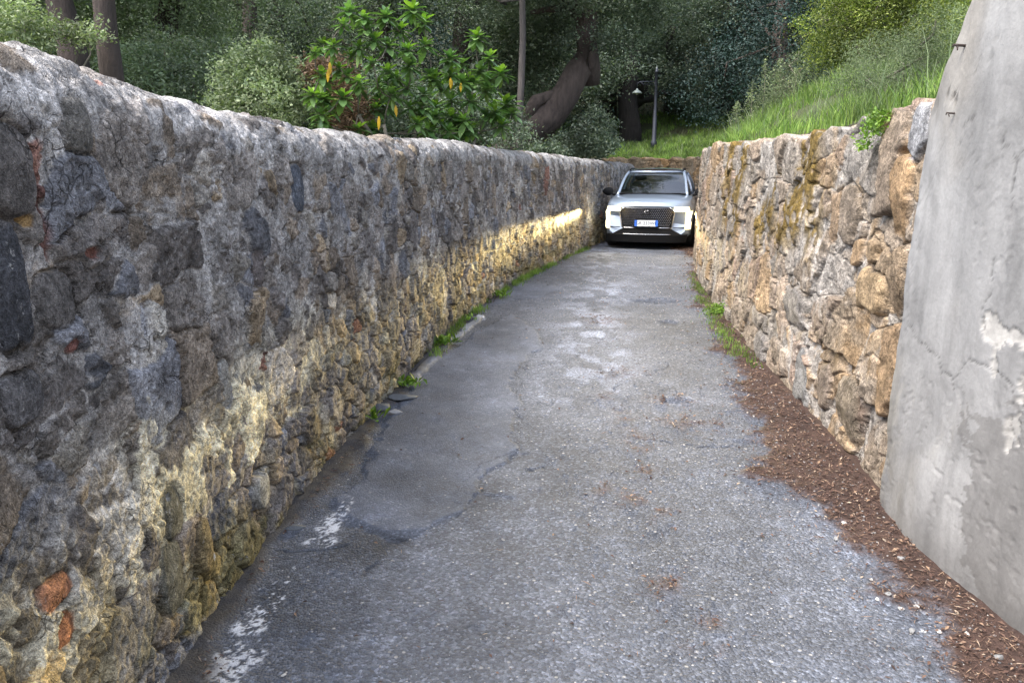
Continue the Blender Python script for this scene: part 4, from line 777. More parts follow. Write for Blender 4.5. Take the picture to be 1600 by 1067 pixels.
# the broad-leaved shrub: stems that end in whorls of leaves
def shrub():
    Wf = lambda px: float(np.interp(px, [480, 650, 750, 810], [8.2, 9.3, 10.7, 11.4])); base = Vector((at(655, 225, 9.3).x, 9.3, 0)); base.z = zt(base.x, base.y)
    t = thing('shrub', tuple(base), 0, label='tall shrub with whorls of long glossy leaves, some yellow, rising behind the left wall', cat='shrub')
    tips = [(545, 14, 1.1), (568, 25, .8), (603, 22, 1.), (645, 12, 1.1), (661, 32, .9), (745, 55, 1.), (572, 42, .9), (536, 36, .7), (505, 68, .9), (492, 80, .7), (520, 70, .8), (560, 72, .8), (606, 70, .9), (637, 75, .9), (664, 68, .9), (640, 100, 1.), (673, 115, .9), (703, 88, .9), (703, 108, .9), (722, 98, .7), (765, 88, .8), (750, 108, .9), (762, 122, .8), (605, 110, .9), (580, 95, .7), (548, 85, .7), (620, 120, .8), (662, 145, .9), (705, 155, 1.), (738, 128, .9), (612, 145, .9), (690, 135, .8), (735, 155, .8), (790, 160, 1.2), (772, 170, .9), (500, 150, 1.2), (487, 145, .8), (535, 150, 1.), (512, 165, 1.), (705, 180, 1.), (652, 190, .9), (680, 165, .9), (760, 180, .8), (590, 130, .7), (640, 165, .9), (725, 185, .9), (670, 200, .9), (560, 125, .7), (530, 105, .8), (800, 175, .8), (585, 60, .8), (625, 45, .8), (690, 195, .8), (740, 200, .8)]
    rs = random.Random(5); tips += [(rs.uniform(500, 790), rs.uniform(110, 205), .9) for _ in range(34)]; mb = MB(); V = {'big': [], 'bigy': [], 'yel': []}
    hubs = [at(a, b, Wf(a) + rs.uniform(-.1, .3)) for a, b in ((600, 195), (650, 205), (700, 195), (560, 180), (750, 205))]
    for h in hubs: limb(mb, (0, 0, -.1), h - base, .03, .02, rs.randrange(999), 5, .25)
    def leaf(key, P, d, L, wd, side, arch):
        n = side.cross(d).normalized(); pr = []
        for i in range(6):
            u = i / 5; w_ = wd * (math.sin(math.pi * min(1, u * .93 + .06)) ** .8) * (1 if u < .99 else .05); c = P + d * (L * u) + n * (arch * L * (u - u * u) * -1) - Vector((0, 0, 1)) * (L * .25 * u * u)
            pr += [c - side * w_ + n * w_ * .25, c, c + side * w_ + n * w_ * .25]
        V[key].append([tuple(p) for p in pr])
    nodes = [h - base for h in hubs]; TP = sorted([(at(a, b, Wf(a) + rs.uniform(-.25, .45)) - base, sc * Wf(a) / 7.9) for a, b, sc in tips], key=lambda q: q[0].z)
    for k, (Q, sc) in enumerate(TP):
        lo = [h for h in nodes if h.z < Q.z - .07] or nodes[:5]; h = min(lo, key=lambda h: (h - Q).length + abs(h.x - Q.x) * .6)
        mid = h.lerp(Q, .5) + Vector((rs.uniform(-.05, .05), rs.uniform(-.05, .05), -.03)); mb.tube([h, mid, Q], [.009, .007, .005], 6); nodes.append(Q - Vector((0, 0, .06)))
        nl = int(15 * sc) + 4; fresh = rs.random() < .75
        for i in range(nl):
            az = i * 2.4 + rs.random() * .6; lv = i / nl; el = 1.2 - 1.85 * lv + rs.uniform(-.15, .15)
            d = Vector((math.cos(az) * math.cos(el), math.sin(az) * math.cos(el), math.sin(el))); side = d.cross(Vector((0, 0, 1))).normalized() if abs(d.z) < .97 else Vector((1, 0, 0))
            L = sc * rs.uniform(.12, .185) * (.8 if lv < .25 else 1.1); key = 'bigy' if lv < .33 and fresh else 'big'
            leaf(key, Q - Vector((0, 0, .05 * lv * sc)), d, L, L * rs.uniform(.17, .23), side, .15)
        if rs.random() < .35:
            for i in range(2): az = rs.random() * 6.28; d = Vector((math.cos(az) * .3, math.sin(az) * .3, -.95)).normalized(); leaf('bigy' if rs.random() < .5 else 'big', Q - Vector((0, 0, .06)), d, rs.uniform(.11, .16), .022, Vector((1, 0, 0)), .1)
    for a, b in ((515, 98), (704, 122), (720, 130), (618, 165), (592, 182), (513, 108), (706, 126)):
        P = at(a, b, Wf(a) - .3) - base; leaf('yel', P, Vector((rs.uniform(-.2, .2), 0, -1)).normalized(), rs.uniform(.09, .13), .018, Vector((1, .1, 0)).normalized(), .1)
    mb.build('stem', M['stem'], t); f1 = np.array([(i * 3 + j, i * 3 + j + 1, i * 3 + j + 4, i * 3 + j + 3) for i in range(5) for j in range(2)])
    for key, nm in (('big', 'foliage'), ('bigy', 'fresh_foliage'), ('yel', 'yellow_foliage')):
        A = np.array(V[key]); n = len(A); F = (f1[None] + np.arange(n)[:, None, None] * 18).reshape(-1, 4); mesh(nm, A.reshape(-1, 3), F, M[key], t)
shrub()

# grass
def blades(X, Y, Z, H, W, name, mat, seed, **k):
    g = np.random.default_rng(seed); n = len(X); a = g.random(n) * 6.28; s = np.stack([np.cos(a), np.sin(a), np.zeros(n)], 1) * W[:, None]; l = (g.random((n, 2)) - .5) * 1.1; C = np.stack([X, Y, Z], 1)
    m_ = C + np.stack([l[:, 0] * .3, l[:, 1] * .3, np.full(n, .55)], 1) * H[:, None]; t_ = C + np.stack([l[:, 0], l[:, 1], np.full(n, .95)], 1) * H[:, None]
    V = np.stack([C - s, C + s, m_ + s * .7, m_ - s * .7, t_ + s * .08, t_ - s * .08], 1).reshape(-1, 3); b = np.arange(n)[:, None] * 6
    F = np.concatenate([b + np.array([0, 1, 2, 3]), b + np.array([3, 2, 4, 5])])
    return tag(mesh(name, V, F, M[mat], None, None, False), **k)
g = np.random.default_rng(3); n = 110000; s_ = .3 + 27 * g.random(n) ** .9; d_ = .1 + 5.5 * g.random(n) ** 1.6
x, y, tx, ty = wall_frame(RW, AR, s_); X = x + ty * (d_ + .08); Y = y - tx * (d_ + .08); ok = ~pip(X, Y, LANE); X, Y, d_ = X[ok], Y[ok], d_[ok]; dens = fbm(X * 1.5, Y * 1.5, 1201, 3); ok = dens > .30 + .2 * g.random(len(X)); X, Y, d_, dens = X[ok], Y[ok], d_[ok], dens[ok]
Hh = (.05 + .20 * g.random(len(X)) ** 1.5) * (.5 + dens) * np.clip(.5 + d_ * 1.5, .5, 1.1); Z = zter(X, Y) - .02
blades(X, Y, Z, Hh, .0018 + .00035 * Y, 'grass', 'grass', 5, label='bright green grass covering the bank above the tan wall', cat='grass', kind='stuff')
k = g.random(len(X)) < .07; kk = k & (d_ > .3); blades(X[kk], Y[kk], Z[kk], Hh[kk] * 1.9 + .06, np.full(kk.sum(), .0022) + .0002 * Y[kk], 'dry_grass', 'broom', 8, label='thin grey green stalks standing among the grass of the bank', cat='grass', kind='stuff')
n = 45000; Y = 25 + 11 * g.random(n); X = -4 + 16 * g.random(n); ok = ~pip(X, Y, LANE); X, Y = X[ok], Y[ok]; ok = (fbm(X * .7, Y * .7, 1211, 3) > .36) & ~pip(X, Y, LPOLY); X, Y = X[ok], Y[ok]
blades(X, Y, zter(X, Y) - .02, .08 + .2 * g.random(len(X)), np.full(len(X), .012), 'grass', 'grass', 6, label='shaded grass around the foot of the street lamp', cat='grass', kind='stuff')
# grass tufts along the lane
def tuft_strip(pts, n, w, h, seed, lab):
    g = np.random.default_rng(seed); XX = []; YY = []
    P = np.array([gnd(*p) for p in pts]); A = arc(P); s = A[-1] * g.random(n); x = np.interp(s, A, P[:, 0]); y = np.interp(s, A, P[:, 1]); x = x + g.normal(size=n) * w; ok = fbm(x * 5, y * 3, seed, 3) > .45
    x, y = x[ok], y[ok]; ok = (x > lx(y) + .015) & (x < rx(y) - .015); x, y = x[ok], y[ok]
    blades(x, y, np.full(len(x), .03), h * (.4 + .8 * g.random(len(x))), np.full(len(x), .0028), 'grass', 'grass', seed, label=lab, cat='grass', kind='stuff')
tuft_strip([(1090, 430), (1096, 470), (1118, 505), (1140, 540), (1170, 570), (1192, 582)], 2300, .065, .045, 21, 'strip of short grass and moss at the foot of the tan wall')
tuft_strip([(918, 390), (880, 405), (850, 422), (815, 440), (780, 462), (755, 482), (719, 510), (665, 565)], 6500, .06, .07, 22, 'thin line of grass along the far foot of the dark left wall')
def weedlet(px, py, r, n, seed, lab, L=.06):
    x_, y_ = gnd(px, py); x_ = max(x_, float(lx(y_)) + .06); t = thing('weed', (x_, y_, .03), 0, label=lab, cat='weed', group='small weeds at the foot of the left wall'); g = np.random.default_rng(seed); V = []; 
    for i in range(n):
        az = g.random() * 6.28; el = g.uniform(.15, 1.2); l = L * g.uniform(.6, 1.2); d = Vector((math.cos(az) * math.cos(el), math.sin(az) * math.cos(el), math.sin(el))); s = d.cross(Vector((0, 0, 1))).normalized() * l * .2; o = Vector((g.normal() * r, g.normal() * r, 0)); k = Vector((0, 0, .12 * l))
        V += [o, o + d * l * .6 + s + k, o + d * l + k * .3, o + d * l * .6 - s + k]
    mesh('foliage', [tuple(v) for v in V], np.arange(4 * n).reshape(-1, 4), M['weed'], t, None, False)
weedlet(572, 662, .02, 16, 1, 'low rosette weed nearest the viewer at the foot of the left wall', .09); weedlet(668, 542, .05, 60, 2, 'bright weed with upright leaves beside the pale kerb at the left wall', .10); weedlet(606, 606, .06, 60, 3, 'spreading weed behind the flat slabs at the left wall', .07); weedlet(770, 466, .06, 50, 4, 'small clump of weed at the left wall where the moss begins', .08); weedlet(688, 535, .04, 24, 5, 'little weed just right of the bright upright one', .06); weedlet(722, 503, .05, 40, 6, 'mossy green weed half way along the left wall foot', .06)
t = thing('weed', (*gnd(1120, 492), .03), 0, label='lime green weed clump at the foot of the tan wall', cat='weed'); leaves(cluster_pts([(0, 0, .03, .10, .16, .05)], 70, 8, .03, 91, .1), .035, .5, 92, name='foliage', mat=M['weed'], parent=t)

# ------------------------------------------------------------------ street lamp
M['iron'] = simple('lamp_iron', (.05, .055, .07), .55, .6, scale=20); M['enamel'] = simple('lamp_enamel', (.16, .19, .18), .35, scale=20)
def street_lamp():
    Y = 29.; b = at(1021, 237, Y); z0 = zt(b.x, Y); t = thing('street_lamp', (b.x, Y, z0), 0, label='dark iron street lamp with a bent arm and pale dish shade on the far grass', cat='street lamp')
    H = at(1026, 104, Y).z - z0; arm = at(1026, 128, Y).z - z0; sx = at(996, 128, Y).x - b.x
    m = MB(); m.lathe([(.0, 0), (.12, 0), (.12, .25), (.085, .3), (.08, 1.2), (.062, 1.25), (.055, H - .22), (.07, H - .21), (.07, H - .17), (.05, H - .16), (.045, H - .08), (.0, H - .08)], n=16); m.build('pole', M['iron'], t)
    m = MB(); m.lathe([(.035, H - .08), (.03, H - .05), (.008, H), (0, H + .03)], n=10); m.build('finial', M['enamel'], t)
    m = MB(); m.tube([(-.04, 0, arm), (sx + .12, 0, arm), (sx + .04, 0, arm - .03), (sx, 0, arm - .1), (sx, 0, arm - .28)], .018, 8); m.tube([(-.04, 0, arm - .09), (sx + .22, 0, arm - .09), (sx + .12, 0, arm - .02)], .010, 6); m.tube([(-.05, 0, arm - .25), (-.05, 0, arm + .03)], .014, 6); m.build('arm', M['iron'], t)
    m = MB(); z = arm - .30; m.lathe([(.0, z + .06), (.03, z + .05), (.05, z), (.12, z - .04), (.19, z - .10), (.195, z - .125), (.18, z - .12), (.10, z - .09), (.0, z - .08)], (sx, 0, 0), 18); m.build('lamp_shade', M['enamel'], t)
    m = MB(); m.lathe([(.0, z - .08), (.06, z - .10), (.05, z - .15), (.0, z - .17)], (sx, 0, 0), 12); m.build('bulb', simple('bulb_glass', (.6, .62, .6), .2), t)
street_lamp()
# iron hooks set in the rendered wall
M['rust'] = simple('rusty_iron', (.06, .045, .04), .8, .3, scale=40, bump=.003)
def hook(px, py, sc, lab):
    s, z = hit(PW, AP, px, py); x = np.interp(s, AP, PW[:, 0]); y = np.interp(s, AP, PW[:, 1]); t = thing('wall_hook', (x - .0, y, z), 0, label=lab, cat='hook', group='iron stubs in the rendered wall')
    m = MB(); m.tube([(.03, 0, 0), (-.012 * sc, 0, .002), (-.028 * sc, .004, .004), (-.030 * sc, .012 * sc, -.004)], [.007 * sc, .007 * sc, .006 * sc, .004 * sc], 8); m.tube([(-.01, 0, -.002), (-.014 * sc, -.008 * sc, -.022 * sc)], [.005 * sc, .003 * sc], 6); m.build('shank', M['rust'], t)
hook(1500, 72, .8, 'rusty bent iron stub high on the rendered wall near its rim'); hook(1486, 178, .55, 'short rusty stub on the rendered wall level with the top of the stone wall')

# ------------------------------------------------------------------ car
def car():
    M['paint'] = simple('silver_paint', (.26, .32, .41), .30, .25, var=.02, scale=3, Coat_Weight=1., Coat_Roughness=.05)
    M['blackp'] = simple('black_plastic', (.010, .010, .011), .75, scale=30, Specular_IOR_Level=.2); M['gloss'] = simple('gloss_black', (.012, .013, .016), .12, scale=30); M['rubber'] = simple('tyre_rubber', (.02, .02, .02), .85, scale=60)
    M['chrome'] = simple('satin_chrome', (.6, .6, .62), .25, 1., var=.03); M['rim'] = simple('alloy', (.35, .35, .37), .35, .9); M['cabin'] = simple('cabin_trim', (.02, .02, .023), .8)
    g = NT('tinted_glass'); gl = g.n('ShaderNodeBsdfGlossy'); gl.inputs['Roughness'].default_value = .02; tr = g.n('ShaderNodeBsdfTransparent'); tr.inputs[0].default_value = (.55, .62, .62, 1); fr = g.n('ShaderNodeFresnel'); fr.inputs[0].default_value = 2.6
    mx = g.n('ShaderNodeMixShader'); g.link(fr.outputs[0], mx.inputs[0]); g.link(tr.outputs[0], mx.inputs[1]); g.link(gl.outputs[0], mx.inputs[2]); g.link(mx.outputs[0], g.out.inputs[0]); M['glass'] = g.m
    def em(nm, c, s): n = NT(nm); n.set(Base_Color=c, Emission_Color=c, Emission_Strength=s); return n.m
    M['hl'] = em('headlamp_glow', (1., .93, .75), 9.); M['hlr'] = em('headlamp_reflector', (1., .86, .52), .32); M['rimglow'] = em('running_light_halo', (1., .84, .46), .33); M['drl'] = em('running_light_glow', (1., .90, .62), 2.6)
    M['plate'] = simple('plate_white', (.72, .76, .80), .4, var=.02); M['pblue'] = simple('plate_blue', (.03, .14, .62), .4, var=.02); M['ink'] = simple('plate_ink', (.02, .02, .03), .5, var=.02)
    hd = math.atan2(.27, 1.); fc = at(1006, 383, 15.55)
    t = thing('car', (fc.x, 15.35, .03), -hd, label='silver crossover car with its headlights on, driving towards the viewer up the lane', cat='car')
    def fy(x, z):
        q = abs(x) / .93; return .10 * q ** 2 + .22 * q ** 6 + float(np.interp(abs(x), [.78, .86, .895, .93], [0, .045, .14, .42])) + max(0, z - .86) * .6 + max(0, .29 - z) * .3
    # body shell, lofted from nose to tail
    st = [(0.0, .80, .86, .30), (.04, .86, .93, .25), (.14, .895, .975, .22), (.40, .92, 1.015, .21), (.8, .935, 1.045, .21), (1.15, .945, 1.08, .21), (1.6, .945, 1.09, .20), (2.4, .945, 1.09, .20), (3.4, .945, 1.11, .20), (4.0, .93, 1.12, .22), (4.35, .90, 1.08, .28), (4.50, .84, .98, .36), (4.56, .74, .86, .45)]
    V = []; NP = 0
    for (y, w_, zt_, zb) in st:
        hf = [(.0, zb), (.5 * w_, zb), (.88 * w_, zb + .01), (.965 * w_, zb + .06), (.985 * w_, zb + .2), (w_, zb + (zt_ - zb) * .48), (.995 * w_, zb + (zt_ - zb) * .68), (.972 * w_, zb + (zt_ - zb) * .84), (.915 * w_, zt_ - .045), (.83 * w_, zt_ - .018), (.70 * w_, zt_ - .012), (.62 * w_, zt_ + .004), (.3 * w_, zt_ + .016), (0, zt_ + .02)]
        pr = [(-a, b) for a, b in hf] + [(a, b) for a, b in hf[::-1]][1:-1]; NP = len(pr)
        for a, b in pr:
            q = abs(a) / .93; V.append((a, y + (.10 * q ** 2 + .22 * q ** 6) * max(0, 1 - y / 1.3) - .3 * (abs(a) / .93) ** 3 * max(0, (y - 3.6) / 1.), b))
    F = [(i * NP + k, (i + 1) * NP + k, (i + 1) * NP + (k + 1) % NP, i * NP + (k + 1) % NP) for i in range(len(st) - 1) for k in range(NP)]
    F += [tuple(range(NP)), tuple(range((len(st) - 1) * NP, len(st) * NP))[::-1]]
    body = mesh('body', V, F, M['paint'], None); cut = MB()
    for yy in (.93, 3.66):
        for sx in (-1, 1): cut.lathe([(0, -.2), (.39, -.2), (.39, .2), (0, .2)], (sx * .87, yy, .36), 40, 'x')
    bm = bmesh.new(); bm.from_mesh(body.data); bmesh.ops.recalc_face_normals(bm, faces=bm.faces); bm.to_mesh(body.data); bm.free()
    co = cut.build('cutter', None); bm = bmesh.new(); bm.from_mesh(co.data); bmesh.ops.remove_doubles(bm, verts=bm.verts, dist=1e-5); bmesh.ops.recalc_face_normals(bm, faces=bm.faces); bm.to_mesh(co.data); bm.free()
    md = body.modifiers.new('b', 'BOOLEAN'); md.object = co; md.operation = 'DIFFERENCE'; md.solver = 'EXACT'
    dg = bpy.context.evaluated_depsgraph_get(); me = bpy.data.meshes.new_from_object(body.evaluated_get(dg)); body.modifiers.clear(); body.data = me; bpy.data.objects.remove(co); body.parent = t
    for p in me.polygons: p.use_smooth = True
    try: me.set_sharp_from_angle(angle=R(35))
    except Exception: pass
    # panels laid over the nose
    def drape(name, poly, off, mat, parent=t, th=.02, nx_=26, nz_=16, tex=None):
        """panel whose sides run between two edge curves: poly(v)->(xl,xr,z)"""
        V = []; 
        for j in range(nz_ + 1):
            xl, xr, z = poly(j / nz_)
            for i in range(nx_ + 1):
                x = xl + (xr - xl) * i / nx_; V.append((x, fy(x, z) - off - (tex(x, z) if tex else 0), z))
        n = len(V); V += [(a, b + th, c) for a, b, c in V]; k = nx_ + 1; F = [(j * k + i, j * k + i + 1, (j + 1) * k + i + 1, (j + 1) * k + i) for j in range(nz_) for i in range(nx_)]
        bd = [i for i in range(k)] + [j * k + nx_ for j in range(1, nz_ + 1)] + [nz_ * k + i for i in range(nx_ - 1, -1, -1)] + [j * k for j in range(nz_ - 1, 0, -1)]
        F += [(bd[i], bd[i] + n, bd[(i + 1) % len(bd)] + n, bd[(i + 1) % len(bd)]) for i in range(len(bd))]
        return mesh(name, V, F, mat, parent, None, True)
    gp = lambda v: (-(.50 + .045 * min(1, v * 1.3) - .10 * max(0, v - .82) / .18), (.50 + .045 * min(1, v * 1.3) - .10 * max(0, v - .82) / .18), .44 + .41 * v)
    gr = drape('grille', gp, .025, M['gloss'], th=.05)
    m = MB()   # diamond studs of the mesh
    for j in range(11):
        for i in range(-13, 14):
            z = .475 + j * .034; x = i * .04 + (.02 if j % 2 else 0); xl, xr, _ = gp((z - .44) / .41)
            if abs(x) > xr - .03 or (z < .62 and abs(x) < .21) or (abs(x) < .07 and z > .68): continue
            s = .010; y = fy(x, z) - .027; m.add([(x - s, y, z), (x, y, z - s * .8), (x + s, y, z), (x, y, z + s * .8), (x, y - .006, z)], [(0, 1, 4), (1, 2, 4), (2, 3, 4), (3, 0, 4)])
    m.build('grille_stud', simple('stud_metal', (.22, .22, .24), .3, .9), gr, False)
    m = MB(); z = .755
    for sx in (-1, 1): m.tube([(sx * .005, fy(0, z) - .04, z - .035), (sx * .03, fy(0, z) - .042, z - .02), (sx * .045, fy(0, z) - .04, z + .02), (sx * .02, fy(0, z) - .04, z + .035), (sx * .01, fy(0, z) - .04, z + .005)], .006, 6)
    m.build('badge', M['chrome'], t)
    m = MB(); yb = .12
    m.box(-.028, -.006, yb, yb + .035, .944, .951); m.box(.006, .028, yb, yb + .035, .944, .951); m.build('hood_badge', M['ink'], t, False)
    for sx in (-1, 1):
        m = MB(); P = []
        for v in np.linspace(0, 1, 12): xl, xr, z = gp(v); P.append((sx * (xr + .012), fy(xr, z) - .028, z))
        m.tube(P, .008, 6); P = [(sx * x, fy(x, .44) - .03, .435) for x in np.linspace(.24, .50, 6)]; m.tube(P, .007, 6); m.build('grille_trim', M['chrome'], t)
    # lower intake and valance, silver fins at the corners
    drape('lower_intake', lambda v: (-(.74 - .26 * v), .74 - .26 * v, .285 + .14 * v), .012, M['blackp'], th=.04)
    drape('valance', lambda v: (-.80 - .03 * v, .80 + .03 * v, .13 + .165 * v), .020, M['blackp'], th=.06)
    drape('lower_trim', lambda v: (-.50, .50, .296 + .010 * v), .026, M['chrome'], nz_=2)
    m = MB(); m.lathe([(0, 0), (.03, 0), (.03, .01), (0, .012)], (0, 0, 0), 12, 'x'); 
    for sx in (-1, 1):
        hl = drape('headlight', lambda v, sx=sx: tuple(sorted((sx * (.53 + .02 * v), sx * (.86 - .03 * abs(v - .4))))) + (.765 + .095 * v,), .012, M['hlr'], th=.03, nx_=14, nz_=6)
        for q in (.60, .70, .80): m = MB(); m.lathe([(0, 0), (.018, -.0), (.028, .012), (.028, .02)], (0, 0, 0), 14, 'x'); m.V = [(sx * q + b, fy(q, .81) - .016 - .02 + a, .812 + c) for a, b, c in m.V]; m.build('lamp_lens', M['hl'], hl)
        drape('headlight_bar', lambda v, sx=sx: tuple(sorted((sx * .55, sx * .85))) + (.770 + .03 * v,), .020, M['drl'], hl, th=.01, nz_=2)
        drape('running_light', lambda v, sx=sx: tuple(sorted((sx * (.79 + .012 * v), sx * (.875 + .02 * v)))) + (.42 + .33 * v,), .016, M['drl'], th=.02, nx_=4, nz_=12)
        drape('running_light_halo', lambda v, sx=sx: tuple(sorted((sx * (.765 + .012 * v), sx * (.885 + .025 * v)))) + (.395 + .38 * v,), .010, M['rimglow'], th=.02, nx_=6, nz_=12)  # wider warm rim added to imitate the glow around the running light
        drape('bumper_slot', lambda v, sx=sx: tuple(sorted((sx * (.545), sx * .80))) + (.432 + .016 * v,), .008, M['blackp'], nz_=2)
        m = MB(); m.box(-.0, .0, 0, 0, 0, 0)
    # plate
    pl = MB(); yp = fy(0, .53) - .075; pl.box(-.235, .235, yp, yp + .03, .47, .59); P = pl.build('number_plate', M['plate'], t, False)
    for x0, x1 in ((-.236, -.185), (.185, .236)): m = MB(); m.box(x0, x1, yp - .003, yp + .02, .469, .591); m.build('blue_band', M['pblue'], P, False)
    fo = bpy.data.curves.new('plate_text', 'FONT'); fo.body = 'GR 233WF'; fo.size = .092; fo.align_x = 'CENTER'; fo.align_y = 'CENTER'; fo.extrude = .001; tmp = bpy.data.objects.new('plate_text', fo); COL.objects.link(tmp)
    dg = bpy.context.evaluated_depsgraph_get(); dg.update(); me = bpy.data.meshes.new_from_object(tmp.evaluated_get(dg)); bpy.data.objects.remove(tmp); me.materials.clear(); me.materials.append(M['ink']); o = bpy.data.objects.new('plate_text', me); COL.objects.link(o); o.parent = P; o.location = (0, yp - .003, .53); o.rotation_euler = (R(90), 0, 0)
    # cabin
    A = [Vector((sx * .73, 1.10, 1.075)) for sx in (-1, 1)]
    def ws(u, v):  # windscreen surface
        wb, wt = .735, .60; x = (u * 2 - 1) * (wb + (wt - wb) * v); y = 1.04 + .16 * (u * 2 - 1) ** 2 + v * .92; z = 1.075 + .475 * math.sin(v * 1.45) / math.sin(1.45); return (x, y, z)
    def surf(name, fn, mat, nu=16, nv=10, th=.006, ax=1):
        V = [fn(i / nu, j / nv) for j in range(nv + 1) for i in range(nu + 1)]; k = nu + 1; return mesh(name, V, [(j * k + i, j * k + i + 1, (j + 1) * k + i + 1, (j + 1) * k + i) for j in range(nv) for i in range(nu)], mat, t)
    surf('windscreen', ws, M['glass'])
    surf('roof_edge', lambda u, v: tuple(a + b for a, b in zip(ws(u, .955 + .085 * v), (0, -.004, .006))), M['paint'], nv=2)
    surf('windscreen_sill', lambda u, v: tuple(a + b for a, b in zip(ws(u, -.01 + .05 * v), (0, -.006, .004))), M['blackp'], nv=2)
    m = MB(); m.tube([tuple(a + b for a, b in zip(ws(q, 1.02), (0, 0, .008))) for q in np.linspace(0, 1, 14)], .026, 8); m.build('roof_header', M['paint'], t)
    def roof(u, v): x = (u * 2 - 1) * (.605 - .03 * v); y = 1.96 + 2.1 * v + .14 * (u * 2 - 1) ** 2 * (1 - v); return (x, y, 1.565 + .065 * math.sin(math.pi * (.12 + .8 * v)) + .035 * (1 - (u * 2 - 1) ** 2) - .05 * v * v)
    surf('roof', roof, M['paint'], 16, 12)
    for sx in (-1, 1):
        def side(u, v, sx=sx):  # u along, v up
            lo = Vector((sx * .80, 1.25 + 3.0 * u, 1.09)); hi = Vector((sx * .62, 2.10 + 1.85 * u, 1.545 - .03 * u)); q = lo.lerp(hi, v); return (q.x + sx * .03 * math.sin(v * math.pi), q.y, q.z)
        surf('side_window', side, M['glass'], 14, 6)
        m = MB(); m.tube([(ws(.5 + sx * .5, q)[0] + sx * .012, ws(.5 + sx * .5, q)[1] + .01, ws(.5 + sx * .5, q)[2]) for q in np.linspace(-.05, 1, 10)], [.040, .036, .034, .033, .032, .032, .032, .032, .034, .036], 8); m.build('door_pillar', M['paint'], t)
        m = MB(); m.tube([(sx * .63, 2.08 + 1.9 * q, 1.55 + .02 * math.sin(q * 3.1)) for q in np.linspace(0, 1, 8)], .03, 8); m.tube([side(.42, q) for q in np.linspace(0, 1, 6)], .03, 6); m.tube([side(.98, q) for q in np.linspace(0, 1, 6)], .05, 6); m.build('window_frame', M['paint'], t)
        m = MB(); m.tube([(sx * .60, 2.15, 1.56), (sx * .60, 2.2, 1.615), (sx * .60, 2.6, 1.64), (sx * .59, 3.5, 1.63), (sx * .59, 3.9, 1.58)], .016, 8); m.build('roof_rail', M['blackp'], t)
        # mirrors
        m = MB(); bm = bmesh.new(); bmesh.ops.create_icosphere(bm, subdivisions=3, radius=1)
        Vv = [(sx * 1.02 + v.co.x * .125, 1.52 + v.co.y * (.06 if v.co.y < 0 else .02), 1.13 + v.co.z * .09 * (1 - .15 * v.co.x * sx)) for v in bm.verts]; Ff = [tuple(v.index for v in f.verts) for f in bm.faces]; bm.free(); m.add(Vv, Ff); m.tube([(sx * .86, 1.50, 1.05), (sx * .95, 1.52, 1.09)], [.03, .025], 8); mi = m.build('wing_mirror', M['blackp'], t)
        m = MB(); m.add([(sx * .93, 1.545, 1.06), (sx * 1.11, 1.545, 1.07), (sx * 1.10, 1.545, 1.18), (sx * .94, 1.545, 1.18)], [(0, 1, 2, 3)]); m.build('mirror_glass', M['chrome'], mi)
    surf('rear_window', lambda u, v: ((u * 2 - 1) * (.72 - .14 * v), 4.28 - .32 * v, 1.10 + .42 * v), M['glass'], 6, 4)
    m = MB(); m.box(-.80, .80, 1.25, 4.1, 1.105, 1.118); m.add([(-.72, 1.12, 1.10), (.72, 1.12, 1.10), (.75, 1.8, 1.14), (-.75, 1.8, 1.14)], [(0, 1, 2, 3)]); m.box(-.74, .74, 1.72, 1.85, 1.10, 1.17); m.build('dashboard', M['cabin'], t, False)
    for sx in (-.38, .38):
        m = MB()
        for q, (hw, z0_, z1_) in enumerate(((.25, 1.1, 1.34), (.13, 1.36, 1.50))):
            bm = bmesh.new(); bmesh.ops.create_cube(bm, size=1); bmesh.ops.bevel(bm, geom=bm.edges[:], offset=.18, segments=3, affect='EDGES')
            m.add([(sx + v.co.x * hw * 2, 2.45 + q * .03 + v.co.y * .14, (z0_ + z1_) / 2 + v.co.z * (z1_ - z0_)) for v in bm.verts], [tuple(v.index for v in f.verts) for f in bm.faces]); bm.free()
        m.build('seat', M['cabin'], t)
    m = MB(); m.tube([(.38 + .18 * math.cos(a), 1.92 + .04 * math.sin(a), 1.14 + .17 * math.sin(a)) for a in np.linspace(0, 6.283, 20)], .014, 6); m.build('steering_wheel', M['cabin'], t)
    m = MB(); m.tube([(-.1, 1.02, 1.09), (.05, 1.04, 1.105), (.62, 1.13, 1.10)], .010, 6); m.tube([(-.62, 1.12, 1.095), (-.2, 1.05, 1.105), (0, 1.03, 1.10)], .010, 6); m.build('wiper', M['blackp'], t)
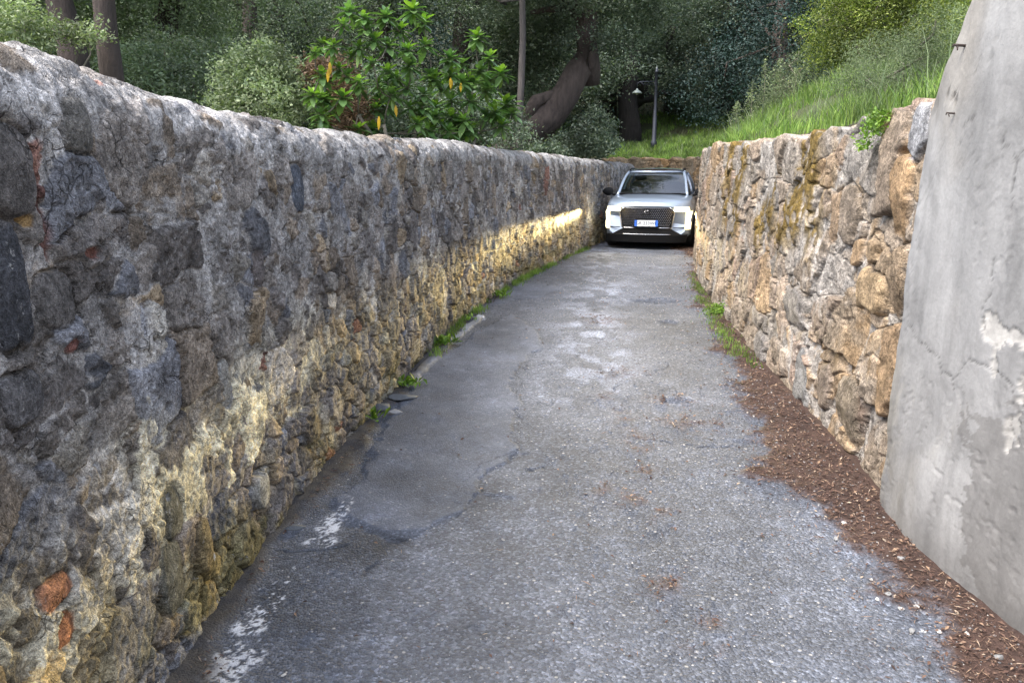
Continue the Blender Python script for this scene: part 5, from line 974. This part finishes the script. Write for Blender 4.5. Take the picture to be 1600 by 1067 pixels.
    # wheels
    for yy in (.93, 3.66):
        for sx in (-1, 1):
            w_ = bpy.data.objects.new('wheel', None); COL.objects.link(w_); w_.parent = t; w_.location = (sx * .81, yy, .345)
            m = MB(); m.lathe([(.22, -.10), (.25, -.118), (.33, -.115), (.352, -.09), (.357, 0), (.352, .09), (.33, .115), (.25, .118), (.22, .10), (.22, -.10)], n=36, axis='x'); m.build('tyre', M['rubber'], w_)
            m = MB(); m.lathe([(.22, -.10), (.21, .0), (.22, .10), (.235, .11)], n=30, axis='x'); m.lathe([(0, sx * .09), (.05, sx * .09), (.05, sx * .05)], n=16, axis='x')
            for q in range(5): a = q * 1.2566; m.tube([(sx * .08, 0, 0), (sx * .085, .225 * math.cos(a), .225 * math.sin(a))], [.035, .022], 6)
            m.build('rim', M['rim'], w_)
    # headlamp beams: dipped, with the flat cut-off of a real lamp
    for sx in (-1, 1):
        l = bpy.data.lights.new('headlamp_beam', 'SPOT'); l.energy = 1000; l.spot_size = R(120); l.spot_blend = .9; l.shadow_soft_size = .05; l.color = (1., .79, .37)
        l.use_nodes = True; n_ = l.node_tree; em_ = n_.nodes['Emission']; ge = n_.nodes.new('ShaderNodeNewGeometry'); se = n_.nodes.new('ShaderNodeSeparateXYZ'); mr = n_.nodes.new('ShaderNodeValToRGB')
        mm = n_.nodes.new('ShaderNodeMath'); mm.operation = 'MULTIPLY_ADD'; mm.inputs[1].default_value = -2.; mm.inputs[2].default_value = .5
        n_.links.new(ge.outputs['Incoming'], se.inputs[0]); n_.links.new(se.outputs[2], mm.inputs[0]); n_.links.new(mm.outputs[0], mr.inputs[0])
        el = mr.color_ramp.elements; el[0].position = .49; el[0].color = (0, 0, 0, 1); el[1].position = .535; el[1].color = (1, 1, 1, 1)
        for p_, v_ in ((.58, 1.), (.68, .30), (.76, .05), (1., .015)): e_ = el.new(p_); e_.color = (v_, v_, v_, 1)
        n_.links.new(mr.outputs[0], em_.inputs['Strength'])
        o = bpy.data.objects.new('headlamp_beam', l); COL.objects.link(o); o.parent = t; o.location = (sx * .72, -.06, .80); o.rotation_euler = (R(86), 0, math.pi)
car()
